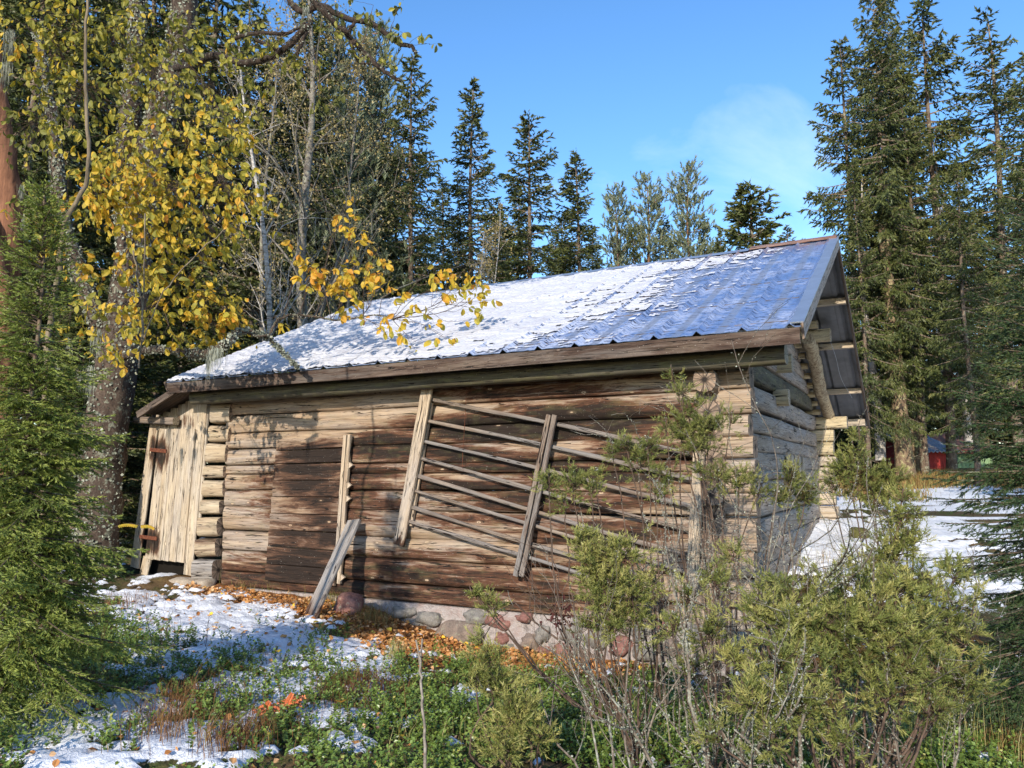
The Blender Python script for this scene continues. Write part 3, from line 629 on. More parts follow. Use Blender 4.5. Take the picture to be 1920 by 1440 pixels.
# ---- plank porch and its leaning door on the left end
def plank_px(name, mb_mat, xt, yt, xb, yb, wt, wb, off, parent, thick=0.014, dk=0.0, end=M_ENDP):
    """vertical board from pixel top centre to bottom centre, widths in pixels"""
    a0, a1 = FWp(xt - wt / 2, yt, off), FWp(xt + wt / 2, yt, off); b0, b1 = FWp(xb - wb / 2, yb, off), FWp(xb + wb / 2, yb, off)
    pa, pb = (a0 + a1) / 2, (b0 + b1) / 2; w = (np.linalg.norm(a1 - a0) + np.linalg.norm(b1 - b0)) / 4
    mb = MB(); beam(mb, pa, pb, w * 0.965, thick, up=NF, cham=0.004, seg=14, amp=0.0015, dk=dk)
    return mb.build(name, [mb_mat, end], parent)
def plk_dk(V):
    px, py = proj(V); m = np.zeros(len(V))
    for (cx, cy, rx, ry, a) in [(298, 848, 18, 24, .9), (281, 1014, 16, 24, .9), (309, 880, 3, 60, .7), (294, 870, 3, 40, .7), (300, 760, 60, 12, .25), (340, 790, 60, 12, .2)]:
        r = np.sqrt(((px - cx) / rx) ** 2 + ((py - cy) / ry) ** 2); m = np.maximum(m, np.clip(1.5 - r, 0, 1) * a)
    return m
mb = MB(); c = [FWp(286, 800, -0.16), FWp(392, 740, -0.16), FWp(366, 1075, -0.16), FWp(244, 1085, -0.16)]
mb.add(c + [p - NF * 0.02 for p in c], [[0, 1, 2, 3], [7, 6, 5, 4]]); mb.build('gap_shade_sheet', [M_BLACK], BARN)  # black sheet added behind the planks; its colour stands for the shade inside
for xt, yt, xb, yb, wt, wb in [(290, 796, 253, 1064, 15, 17), (383, 742, 353, 1078, 17, 16), (368, 748, 368, 806, 14, 13), (391, 742, 372, 1000, 7, 6)]:
    plank_px('plank', M_PLANK, xt, yt, xb, yb, wt, wb, 0.03 if xt != 391 else 0.015, BARN, dk=plk_dk)
for k, (xt, yt, xb) in enumerate([(301, 779, 296), (314, 772, 310), (328, 765, 325), (342, 758, 341), (356, 752, 355)]):
    plank_px('plank', M_PLANK, xt, yt, xb, 806, 13.5, 14.5, 0.025 + 0.002 * (k % 2), BARN, dk=plk_dk)
plank_px('plank', M_PLANK, 277, 1045, 268, 1086, 15, 15, 0.0, BARN)
DOOR = bpy.data.objects.new('door', None); COL.objects.link(DOOR); DOOR.parent = BARN; DOOR['label'] = 'pale grey plank door with two rusty hinges'
DOOR.location = (0, 0, 0)
dt = [300, 314, 327, 341, 354, 367]; db = [272, 288, 302, 317, 331, 346]
for k in range(5):
    plank_px('plank', M_PLANK, (dt[k] + dt[k + 1]) / 2, 804, (db[k] + db[k + 1]) / 2, 1048 + k * 1.5, dt[k + 1] - dt[k], db[k + 1] - db[k], 0.05 + 0.002 * (k % 2), DOOR, dk=plk_dk)
for (x0, y0, x1, y1) in [(281, 843, 312, 846), (262, 1006, 294, 1010)]:
    mb = MB(); beam(mb, FWp(x0, y0, 0.075), FWp(x1, y1, 0.075), 0.006, 0.028, cham=0.003, seg=6, amp=0.001, cap_mi=0)
    for fx in (0.1, 0.4, 0.7, .95): beam(mb, FWp(x0 + (x1 - x0) * fx, y0, 0.076), FWp(x0 + (x1 - x0) * fx, y0, 0.092), 0.006, 0.006, n=8, e=2, seg=1, amp=0, cap_mi=0)
    mb.build('hinge', [M_RUST], DOOR)
# sloping edge of the lean-to roof
mb = MB(); beam(mb, FWp(327, 733, 0.42), FWp(258, 778, 0.42), 0.02, 0.05, cham=0.005, seg=8, amp=0.002); mb.build('barge_board', [M_FASC, M_END], BARN)
for k in range(6):
    o = 0.36 - k * 0.17; mb = MB(); beam(mb, FWp(333, 727, 0.42) + NF * (o - 0.42), FWp(258, 774, 0.42) + NF * (o - 0.42), 0.08, 0.012, cham=0.003, seg=6, amp=0.001); mb.build('roof_board', [M_FASC, M_END], BARN)
mb = MB(); beam(mb, FWp(256, 787, 0.15), FWp(330, 790, 0.15), 0.06, 0.055, e=4, n=12, seg=4, amp=0.003); mb.build('beam_end', [M_RAIL, M_ENDP], BARN, smooth=True)

# ---- boarded hatch
HAT = bpy.data.objects.new('hatch', None); COL.objects.link(HAT); HAT.parent = BARN; HAT['label'] = 'dark stained hatch of wide horizontal boards'
HL = [824, 846, 870, 901, 931, 962, 993, 1024, 1057, 1088]; HR = [816, 838, 868, 900, 932, 966, 998, 1033, 1066, 1100]
def hat_dk(V):
    px, py = proj(V); m = np.zeros(len(V))
    for (cx, cy, rx, ry, a) in [(595, 853, 60, 12, 1.), (545, 858, 24, 9, .7), (580, 885, 75, 11, 1.), (590, 915, 60, 12, .9), (560, 978, 60, 4, .5), (600, 975, 30, 8, .5), (560, 1010, 60, 12, .8), (620, 1005, 30, 14, .9), (560, 1045, 80, 18, .95), (560, 1078, 90, 22, .95), (590, 940, 60, 4, .5)]:
        r = np.sqrt(((px - cx) / rx) ** 2 + ((py - cy) / max(ry, 19)) ** 2); m = np.maximum(m, np.clip(1.6 - r, 0, 1) * min(1.0, a * 1.02))
    return m
for k in range(9):
    yl, yr = (HL[k] + HL[k + 1]) / 2, (HR[k] + HR[k + 1]) / 2; xl = 521 - (yl - 824) * 0.087; xr = 648 - (yr - 816) * 0.072
    hh = abs(FWp(xl, HL[k], 0.02)[2] - FWp(xl, HL[k + 1], 0.02)[2]) / 2; hr = abs(FWp(xr, HR[k], 0.02)[2] - FWp(xr, HR[k + 1], 0.02)[2]) / 2
    mb = MB(); beam(mb, FWp(xl, yl, 0.038 + .005 * (k % 2)), FWp(xr, yr, 0.038 + .005 * (k % 2)), 0.02, hh * 0.965, taper=min(1.0, hr / hh), cham=0.004, seg=24, amp=0.0015, dk=hat_dk)
    mb.build('board', [M_HATCH, M_END], HAT)
# ---- foundation
def found_wall():
    m, t, b = newmat('lime_mortar'); q = N(t); ob = q.n('ShaderNodeTexCoord').outputs['Object']
    a = q.noise(ob, 5, 6, 0.7); f = q.noise(ob, 40, 5, 0.7)
    col = q.ramp(a, [(0.32, (0.20, 0.17, 0.155)), (0.5, (0.42, 0.37, 0.34)), (0.68, (0.33, 0.24, 0.21))])
    col = q.mix(0.6, col, q.ramp(f, [(0.3, (0.55, 0.52, 0.5)), (0.6, (1.1, 1.1, 1.1))]), 'MULTIPLY')
    t.links.new(col, b.inputs['Base Color']); b.inputs['Roughness'].default_value = 0.95; t.links.new(q.bump(q.math('ADD', a, f), 1.0, 0.02), b.inputs['Normal']); return m
def rough_sheet(mb, P, U, V, nu, nv, nrmv, amp, sd):
    u = np.linspace(0, 1, nu + 1); v = np.linspace(0, 1, nv + 1); UU, VV = np.meshgrid(u, v); lu, lv = np.linalg.norm(U), np.linalg.norm(V)
    d = (fbm(UU * lu * 6 + sd, VV * lv * 6, 12, 4) - .5) * 2 * amp
    Q = P + UU[..., None] * U + VV[..., None] * V + d[..., None] * nrmv; n = nu + 1; i = np.arange(nv)[:, None] * n; j = np.arange(nu)[None]
    mb.add(Q, np.stack([i + j, i + j + 1, i + n + j + 1, i + n + j], -1).reshape(-1, 4))
mb = MB(); zt = -1.585
rough_sheet(mb, W(LL + .1, 0, -2.6) + NF * -0.02, W(-.05, 0, zt) * 0 + (W(-0.05, 0, 0) - W(LL + .1, 0, 0)), Z3 * (zt + 2.6), 200, 26, NF, 0.02, 1)
rough_sheet(mb, W(0, -.02, -2.6) + NG * -0.02, W(0, DD, 0) - W(0, -.02, 0), Z3 * (zt + 2.6), 160, 20, NG, 0.02, 5)
mb.add([W(0, 0.02, zt), W(LL, 0.02, zt), W(LL, 0.3, zt), W(0, 0.3, zt)], [[0, 1, 2, 3]]); mb.build('foundation', [found_wall()], BARN, smooth=True)
def stone_mat(name, a, c):
    m, t, b = newmat(name); q = N(t); ob = q.n('ShaderNodeTexCoord').outputs['Object']
    n1 = q.noise(ob, 9, 6, 0.7); n2 = q.noise(ob, 55, 4, 0.7); col = q.ramp(n1, [(0.35, a), (0.62, c)])
    col = q.mix(0.65, col, q.ramp(n2, [(0.3, (0.5, 0.5, 0.5)), (0.65, (1.25, 1.22, 1.18))]), 'MULTIPLY'); col = q.mix(q.rng(q.noise(ob, 14, 5, .7), .58, .66, 0, .7), col, (0.30, 0.30, 0.22))
    t.links.new(col, b.inputs['Base Color']); b.inputs['Roughness'].default_value = 0.9; t.links.new(q.bump(q.math('ADD', n1, n2), 0.8, 0.012), b.inputs['Normal']); return m
M_SG = stone_mat('grey_granite', (0.15, 0.14, 0.125), (0.26, 0.24, 0.21)); M_SR = stone_mat('red_granite', (0.17, 0.075, 0.06), (0.30, 0.15, 0.12)); M_SB = stone_mat('brown_granite', (0.14, 0.11, 0.09), (0.25, 0.19, 0.15))
def boulder(mb, c, rx, ry, rz, ax=(1, 0, 0), ay=(0, 1, 0), az=(0, 0, 1), seed=0, nu=18, nv=12, amp=0.22, e=2.6):
    th = np.linspace(0, 2 * np.pi, nu, endpoint=False); ph = np.linspace(-np.pi / 2, np.pi / 2, nv)
    T, Pp = np.meshgrid(th, ph); f = lambda v: np.sign(v) * np.abs(v) ** (2 / e)
    x = f(np.cos(Pp) * np.cos(T)) ; y = f(np.cos(Pp) * np.sin(T)); z = f(np.sin(Pp))
    n_ = 1 + amp * (fbm(x * 1.4 + y * .7 + seed * 3.1 + 20, z * 1.4 - y * .8 + seed * 7.7 + 20, 40 + seed % 9, 3) - .5) * 2
    V = np.asarray(c) + (x * n_ * rx)[..., None] * np.asarray(ax) + (y * n_ * ry)[..., None] * np.asarray(ay) + (z * n_ * rz)[..., None] * np.asarray(az)
    i = np.arange(nv - 1)[:, None] * nu; j = np.arange(nu)[None]
    mb.add(V, np.stack([i + j, i + (j + 1) % nu, i + nu + (j + 1) % nu, i + nu + j], -1).reshape(-1, 4))
STN = [(235, 270, 85, 45, 0), (440, 308, 108, 50, 0), (275, 375, 108, 52, 0), (420, 430, 28, 55, 0), (650, 455, 190, 98, 2), (775, 312, 84, 50, 0), (958, 350, 85, 58, 1), (1145, 308, 62, 34, 1), (1285, 425, 48, 72, 0), (1190, 490, 60, 62, 2),
       (975, 465, 50, 46, 1), (1000, 530, 72, 32, 0), (1430, 560, 72, 62, 1), (1300, 580, 66, 55, 1), (1500, 430, 84, 84, 0), (1640, 330, 70, 45, 1), (1700, 470, 90, 70, 0), (1600, 600, 90, 50, 2), (1840, 360, 80, 60, 2), (1860, 520, 85, 65, 1), (2000, 420, 70, 70, 0), (2050, 570, 90, 60, 0), (2190, 380, 90, 60, 1), (2240, 530, 90, 70, 2), (2400, 420, 90, 80, 0), (2500, 580, 100, 60, 2), (2600, 400, 80, 60, 0)]
for k, (cx, cy, rx, ry, ty) in enumerate(STN):
    x, y = 700 + cx / 4, 1080 + cy / 4; c = FWp(x, y, -0.045); sx = np.linalg.norm(FWp(x + 1, y) - FWp(x, y)); sz = abs(FWp(x, y + 1)[2] - FWp(x, y)[2])
    mb = MB(); boulder(mb, c + NF * .015, rx / 4 * sx * 1.06, 0.095, ry / 4 * sz * 1.06, A_, NF, Z3, k, amp=0.5, e=2.2, nu=26, nv=16); mb.build('stone', [[M_SG, M_SR, M_SB][ty]], BARN, smooth=True)
M_THR = stone_mat('threshold_stone', (0.30, 0.24, 0.18), (0.42, 0.36, 0.28))
for k, (x, y, rx, ry) in enumerate([(290, 1096, 26, 10), (262, 1094, 18, 8), (345, 1092, 34, 8), (385, 1094, 20, 9)]):
    c = FWp(x, y, 0.1); mb = MB(); boulder(mb, c, rx / 134, 0.16, ry / 120, A_, NF, Z3, 50 + k, amp=.25); mb.build('stone', [M_THR], BARN, smooth=True)

# ---- snow on the roof
def roof_snow():
    ns_, nt_ = 520, 190; s = np.linspace(S0 + 0.02, S1 - 0.01, ns_); u = np.linspace(0.0, 0.965, nt_); S, U = np.meshgrid(s, u)
    a0, a1 = roof_pt(0, 0), roof_pt(0, 1); nr = nrm(np.cross(a1 - a0, A_)); nr = nr * np.sign(nr[2]); Lu = np.linalg.norm(a1 - a0)
    n1 = fbm(S * 1.3, U * Lu * 1.6, 71, 4); n2 = fbm(S * 5, U * Lu * 17, 72, 4); n3 = fbm(S * 16, U * Lu * 44, 73, 3)
    edge = 1.45 - 1.5 * U + 0.0            # snow is full left of this line, thin to the right
    full = np.clip((S - edge) * 0.42 + (n1 - .5) * 0.9 + 0.34, 0, 1)
    melt = (rib(S) > 0.012) * 0.4 * (1 - np.clip((S - 1.6) * .7, 0, 1))
    h = full * 0.95 - 0.42 + (n2 - 0.5) * (1.35 - 0.55 * np.clip((S - 2) / 3, 0, 1)) + (n3 - .5) * 0.75 - melt - 0.30 * np.exp(-((U - ULAP) / 0.008) ** 2) * (S < 3) - 0.20 * np.clip((0.02 - U) * 50, 0, 1)
    thick = np.clip(h, -0.02, 0.6) * (0.015 + 0.032 * np.clip((S - 3) / 3, 0, 1)) + (n2 - .5) * 0.010 + 0.004
    P = a0 + A_ * S[..., None] + (a1 - a0) * U[..., None] + nr * (np.maximum(rib(S) * 0.98, (rib(S - .05) + rib(S + .05) + rib(S - .1) + rib(S + .1)) * .28 + .006) + 0.012 * (U > ULAP - 0.01) + thick)[..., None]
    ok = (h > 0.0); k = ok[:-1, :-1] & ok[1:, :-1] & ok[:-1, 1:] & ok[1:, 1:]
    i, j = np.nonzero(k); F = np.stack([i * ns_ + j, i * ns_ + j + 1, (i + 1) * ns_ + j + 1, (i + 1) * ns_ + j], 1)
    used = np.zeros(ns_ * nt_, bool); used[F.ravel()] = True; ix = np.cumsum(used) - 1
    mb = MB(); mb.add(P.reshape(-1, 3)[used], ix[F], np.stack([S, U * Lu], -1).reshape(-1, 2)[used], np.clip(h, 0, 1).ravel()[used])
    m, t, b = newmat('roof_snow'); q = N(t); uv = q.n('ShaderNodeTexCoord').outputs['UV']
    a = q.noise(q.mapping(uv, (9, 34, 1)), 1.0, 4, 0.7, 0.5); c = q.noise(q.mapping(uv, (1, 2.5, 1)), 1.0, 4, 0.6)
    col = q.ramp(c, [(0.3, (0.50, 0.51, 0.56)), (0.6, (0.63, 0.63, 0.65))])
    rib_t = q.noise(q.mapping(uv, (3, 24, 1), (4, 1, 0)), 1.0, 3, 0.6, 0.8)
    col = q.mix(q.math('MULTIPLY', q.rng(rib_t, 0.56, 0.66), 0.6), col, (0.30, 0.29, 0.32))
    col = q.mix(q.math('MULTIPLY', q.rng(a, 0.60, 0.66), q.rng(c, 0.36, 0.52), True), col, (0.22, 0.17, 0.13))
    t.links.new(col, b.inputs['Base Color']); b.inputs['Roughness'].default_value = 0.65; b.inputs['Specular IOR Level'].default_value = 0.3
    t.links.new(q.bump(q.math('ADD', a, rib_t), 0.9, 0.02), b.inputs['Normal'])
    o = mb.build('roof_snow', [m], smooth=True); tag(o, 'thin crusty snow lying on the near slope of the barn roof', 'snow', kind='stuff')
roof_snow()

# ------------------------------------------------------------------ things leaning on the front wall
def px_beam(mb, x0, y0, x1, y1, off0, off1, hw_px, thick, **k):
    a, b = FWp(x0, y0, off0), FWp(x1, y1, off1); w = hw_px * np.linalg.norm(FWp((x0 + x1) / 2 + 1, (y0 + y1) / 2, off0) - FWp((x0 + x1) / 2, (y0 + y1) / 2, off0))
    beam(mb, a, b, w, thick, up=NF, **k)
GATE = thing('hay_rack', 'large old wooden rack leaning on the barn wall, eight slanting rails between posts', 'rack', FWp(745, 1020, 0.12))
mb = MB(); px_beam(mb, 804, 713, 748, 1022, 0.15, 0.10, 9.5, 0.022, cham=0.008, seg=30, amp=0.006, dk=lambda V: np.clip((proj(V)[1] - 1000) / 30, 0, .8)); mb.build('post', [M_POST, M_END], GATE)['label'] = 'broad pale left post of the rack'
mb = MB(); px_beam(mb, 806, 755, 768, 985, 0.05, 0.045, 5.5, 0.02, cham=0.006, seg=24, amp=0.004); mb.build('post', [M_POST, M_END], GATE)
RL = [(806, 749, 1292, 850), (796, 789, 1297, 898), (788, 827, 1297, 949), (781, 858, 1297, 994), (775, 890, 1292, 1042), (768, 918, 1290, 1072), (763, 948, 1240, 1090), (758, 975, 1180, 1106)]
for (x0, y0, x1, y1) in RL:
    mb = MB(); a = FWp(x0 - 6, y0 - 2, 0.085); b = FWp(x1, y1, 0.085); beam(mb, a, b, 0.014, 0.022, e=2.6, n=10, seg=46, amp=0.007, warp=0.012, wav=1.5, dk=0.05); mb.build('rail', [M_RAIL, M_END], GATE, smooth=True)
for (xa, xb, off) in ((1029, 967, .15), (1041, 978, .15), (1033, 973, .03)):
    mb = MB(); px_beam(mb, xa, 778, xb, 1080, off, off, 4.3 if off > .1 else 7, 0.018, cham=0.006, seg=30, amp=0.004, dk=0.12); o = mb.build('post', [M_RAIL, M_END], GATE)
mb = MB(); px_beam(mb, 1311, 846, 1298, 1100, 0.14, 0.14, 11, 0.03, cham=0.01, seg=24, amp=0.004); mb.build('post', [M_POST, M_END], GATE)

T = thing('notched_stake', 'thin pale slotted stake with pointed notches standing against the hatch edge', 'stake', FWp(632, 1092, 0.05))
mb = MB(); px_beam(mb, 648, 816, 630, 1075, .06, .06, 2.6, 0.022, cham=0.004, seg=30, amp=0.003); mb.build('slat', [M_POST, M_END], T)
mb = MB(); px_beam(mb, 656, 815, 636, 1094, .06, .06, 3.0, 0.022, cham=0.004, seg=30, amp=0.004)
for f in (0.205, 0.34, 0.43, 0.62, 0.80, 0.96):
    x, y = 656 - 20 * f + 3, 815 + 279 * f; a = [FWp(x, y - 6, .06), FWp(x + 7, y, .055), FWp(x - 1, y + 7, .06)]
    mb.add([p + NF * .012 for p in a] + [p - NF * .02 for p in a], [[0, 2, 1], [3, 4, 5]]); mb.add([p + NF * .012 for p in a] + [p - NF * .02 for p in a], [[0, 1, 4, 3], [1, 2, 5, 4]])
mb.build('slat', [M_POST, M_END], T)
bot = on_ground(580, 1163); top = FWp(664, 976, 0.14)
LP = MB(); dv = nrm(bot - top); beam(LP, top, bot + dv * 0.05, 0.10, 0.02, up=nrm(np.cross(dv, np.cross(NF, dv))), cham=0.006, seg=30, amp=0.004, dk=lambda V: np.clip((-1.35 - V[:, 2]) * 2, 0, .45))
o = LP.build('leaning_plank', [M_GREYP, M_END], loc=bot); tag(o, 'short grey plank propped against the stake beside the dark hatch', 'plank')
T = thing('wire', 'thin rusty wire hanging from a hook near the top of the rack', 'wire', FWp(875, 716, 0.03))
mb = MB(); tube(mb, smooth_path([FWp(868, 715, .0), FWp(875, 716, .06), FWp(884, 715, .05)], 4), 0.006, 6); mb.build('hook', [M_RUST], T)
mb = MB(); tube(mb, smooth_path([FWp(876, 717, .06), FWp(873, 760, .05), FWp(871, 800, .1), FWp(868, 842, .06), FWp(867, 878, .11)], 5), 0.0028, 5); mb.build('wire', [M_RUST], T)
mb = MB(); tube(mb, smooth_path([FWp(1541, 655, .9), FWp(1547, 700, .9), FWp(1545, 740, .9), FWp(1556, 770, .9)], 5) * 0 + smooth_path([W(-.55, 6.0, 2.15), W(-.6, 6.3, 1.9), W(-.62, 6.9, 1.6), W(-.7, 8.1, 1.35)], 5), 0.003, 5)
o = mb.build('wire', [M_GALV], loc=W(-.55, 6, 2.15)); tag(o, 'loose thin wire dangling under the rear roof overhang', 'wire')
# ------------------------------------------------------------------ vegetation materials
G_SPR = [(0.0, (0.024, 0.030, 0.011)), (0.45, (0.058, 0.076, 0.022)), (0.8, (0.12, 0.13, 0.036)), (1.0, (0.20, 0.18, 0.065))]
M_SPR = foliage('spruce_needles', G_SPR, 0.5)
M_SPRN = foliage('near_spruce_needles', [(0.0, (0.08, 0.10, 0.022)), (0.4, (0.18, 0.23, 0.046)), (0.75, (0.30, 0.34, 0.075)), (1.0, (0.40, 0.40, 0.12))], 0.5, 0.15)
M_SPRD = foliage('dark_spruce_needles', [(0.0, (0.02, 0.04, 0.016)), (0.5, (0.045, 0.08, 0.028)), (1.0, (0.11, 0.16, 0.05))], 0.5, 0.1)
M_PIN = foliage('pine_needles', [(0.0, (0.05, 0.065, 0.035)), (0.5, (0.13, 0.16, 0.09)), (1.0, (0.25, 0.27, 0.17))], 0.5)
M_JUN = foliage('juniper_needles', [(0.0, (0.12, 0.07, 0.03)), (0.18, (0.13, 0.11, 0.035)), (0.35, (0.095, 0.125, 0.034)), (0.65, (0.205, 0.225, 0.06)), (1.0, (0.40, 0.37, 0.13))], 0.5, 0.2)
M_LIN = foliage('lingonberry_leaves', [(0.0, (0.09, 0.045, 0.018)), (0.12, (0.045, 0.075, 0.016)), (0.5, (0.10, 0.165, 0.03)), (0.85, (0.20, 0.27, 0.055)), (1.0, (0.34, 0.32, 0.08))], 0.38, 0.1, 0.5)
M_WLF = foliage('yellow_willow_leaves', [(0.0, (0.09, 0.10, 0.03)), (0.25, (0.22, 0.22, 0.05)), (0.5, (0.42, 0.37, 0.06)), (0.75, (0.66, 0.44, 0.05)), (1.0, (0.62, 0.28, 0.05))], 0.5, 0.42, 0.3, (1.2, 1.15, 0.6))
M_BLF = foliage('small_birch_leaves', [(0.0, (0.16, 0.13, 0.06)), (0.5, (0.33, 0.26, 0.10)), (1.0, (0.50, 0.40, 0.2))], 0.55, 0.3)
M_DEAD = foliage('fallen_leaves', [(0.0, (0.15, 0.06, 0.022)), (0.3, (0.38, 0.15, 0.04)), (0.6, (0.58, 0.29, 0.10)), (0.85, (0.68, 0.44, 0.25)), (1.0, (0.82, 0.50, 0.05))], 0.6, 0.15)
M_GRS = foliage('dry_grass', [(0.0, (0.10, 0.04, 0.02)), (0.35, (0.22, 0.11, 0.04)), (0.6, (0.30, 0.24, 0.08)), (0.8, (0.12, 0.16, 0.03)), (1.0, (0.5, 0.42, 0.2))], 0.6, 0.15)
M_LICH = foliage('pale_lichen', [(0.0, (0.10, 0.11, 0.085)), (0.5, (0.24, 0.25, 0.20)), (1.0, (0.38, 0.40, 0.33))], 0.85, 0.0, 0.1)
M_BEARD = foliage('beard_lichen', [(0.0, (0.25, 0.27, 0.14)), (1.0, (0.50, 0.52, 0.30))], 0.85, 0.2, 0.1)
M_FERN = foliage('orange_fern', [(0.0, (0.55, 0.13, 0.05)), (1.0, (0.75, 0.25, 0.10))], 0.6, 0.2)
M_TSPR = bark('spruce_bark', (0.20, 0.15, 0.11), (0.07, 0.045, 0.035), (0.30, 0.30, 0.22), 0.25, 12, 0.4)
M_TPIN = bark('pine_bark', (0.30, 0.17, 0.10), (0.12, 0.06, 0.04), None, 0, 8, 0.3)
M_TBIR = bark('birch_bark', (0.52, 0.49, 0.44), (0.10, 0.085, 0.075), None, 0, 7, 3.0, 0.2)
M_TGRY = bark('grey_birch_bark', (0.25, 0.225, 0.19), (0.085, 0.07, 0.06), (0.27, 0.27, 0.21), 0.3, 9, 1.5)
M_TWIL = bark('lichened_willow_bark', (0.11, 0.08, 0.062), (0.032, 0.022, 0.018), (0.21, 0.21, 0.16), 0.25, 12, 0.5, 0.9)
M_TRED = bark('bare_reddish_wood', (0.27, 0.13, 0.075), (0.05, 0.022, 0.015), None, 0, 10, 0.12, 0.8)
M_TDRK = bark('dark_gnarled_bark', (0.075, 0.055, 0.045), (0.02, 0.015, 0.012), (0.2, 0.2, 0.15), 0.12, 16, 0.5, 0.9)
M_TWIG = bark('brown_twig', (0.14, 0.095, 0.07), (0.05, 0.035, 0.028), None, 0, 30)
M_TWGG = bark('grey_twig', (0.24, 0.20, 0.165), (0.09, 0.07, 0.06), (0.32, 0.32, 0.27), 0.3, 30)
M_SAP = bark('sapling_bark', (0.24, 0.19, 0.13), (0.09, 0.07, 0.045), None, 0, 20)
M_ROCK = stone_mat('field_rock', (0.10, 0.085, 0.08), (0.22, 0.17, 0.15))

# ------------------------------------------------------------------ distant trees
def spruce_meshes(h, R, bf, seed, wh=0.30, sag=0.4, k=9, nl=0.125, nw=0.055, thin=0.0, mat=None, tr=0.14):
    rs = np.random.RandomState(seed); TP, TD, TL, TA = [], [], [], []; cr = MB(); z = bf * h
    while z < h - 0.15:
        q = (h - z) / (h * (1 - bf)); Lb = R * (q ** 0.72) * (0.55 if q < .04 else 1)
        if q > 0.85: Lb *= 0.75
        for b in range(rs.randint(4, 7)):
            if rs.rand() < thin: continue
            az = rs.rand() * 2 * np.pi; Lk = Lb * rs.uniform(0.55, 1.15) * (1 + 0.25 * math.sin(az * 2 + z * .8)) + 0.12; z0 = z + rs.uniform(-.15, .15)
            el = 0.55 * (1 - q) ** 2 * 1.6 - 0.28 * sag * 2 * q; hd = np.array([math.cos(az), math.sin(az), 0.0])
            def pt(u): return np.array([0, 0, z0]) + hd * (Lk * u)[..., None] * 1.0 + np.array([0, 0, 1.0]) * (Lk * (el * u - sag * 0.55 * u * u + sag * 0.45 * u ** 3))[..., None]
            m = max(3, int(Lk / 0.085)); u = np.linspace(0.12, 1, m) + rs.uniform(-.02, .02, m); u = np.clip(u, 0.05, 1); P = pt(u); dz = pt(u + .02) - pt(u - .02); fw = nrm(dz)
            side = np.array([-hd[1], hd[0], 0]) * np.where(np.arange(m) % 2 == 0, 1, -1)[:, None]
            D = fw * rs.uniform(.3, .8, (m, 1)) + side * rs.uniform(.3, .9, (m, 1)) + np.array([0, 0, -1.0]) * (sag * rs.uniform(.2, 1.5, (m, 1)))
            TP.append(P); TD.append(D); TL.append(np.minimum(.6, (.14 + .34 * Lk * (1 - u) ** .7)) * rs.uniform(.6, 1.15, m)); TA.append(np.full(m, rs.uniform(.15, .6)) + 0.28 * u - .05)
            TP.append(pt(np.array([0.80]))); TD.append(fw[-1:]); TL.append(np.array([Lk * .22])); TA.append(np.array([.7]))
            e = pt(np.array([0, .5, 1.0])); w = 0.012 + .012 * Lk
            cr.add([e[0] + [0, 0, w], e[0] - [0, 0, w], e[1] - [0, 0, w * .6], e[1] + [0, 0, w * .6], e[2]], [[0, 1, 2], [0, 2, 3], [3, 2, 4]], mi=1)
        z += wh * rs.uniform(.75, 1.25) * (0.75 + .5 * q)
    TP.append(np.array([[0, 0, h - .5]])); TD.append(np.array([[0, 0, 1.0]])); TL.append(np.array([.6])); TA.append(np.array([.5]))
    needles(cr, np.concatenate(TP), np.concatenate(TD), np.concatenate(TL), k, nl, nw, 0.6, rs, np.clip(np.concatenate(TA), 0, 1), vary=0.1)
    tk = MB(); zz = np.linspace(-0.4, h - .3, 16); pts = np.stack([0.06 * np.sin(zz * .5 + seed), 0.06 * np.cos(zz * .4 + seed), zz], 1); pts[:, :2] -= pts[1, :2] * 0
    tube(tk, pts, tr * (1 - np.clip(zz, 0, h) / h) ** .8 + 0.012 + 0.05 * np.exp(-np.clip(zz + .3, 0, 9) * 3), 9, lump=0.06, seed=seed)
    for b in range(int(bf * h * 5)):   # dead twigs on the bare lower trunk
        zb = rs.uniform(.25, 1) * bf * h; az = rs.rand() * 6.28; l = rs.uniform(.3, 1.0); d = np.array([math.cos(az), math.sin(az), -.25 - rs.rand() * .3])
        p = np.array([0, 0, zb]); s = np.array([0, 0, .009]); tk.add([p + s, p - s, p + d * l], [[0, 1, 2]])
    return cr.mesh('crown', [mat or M_SPR, M_TSPR]), tk.mesh('trunk', [M_TSPR], True)
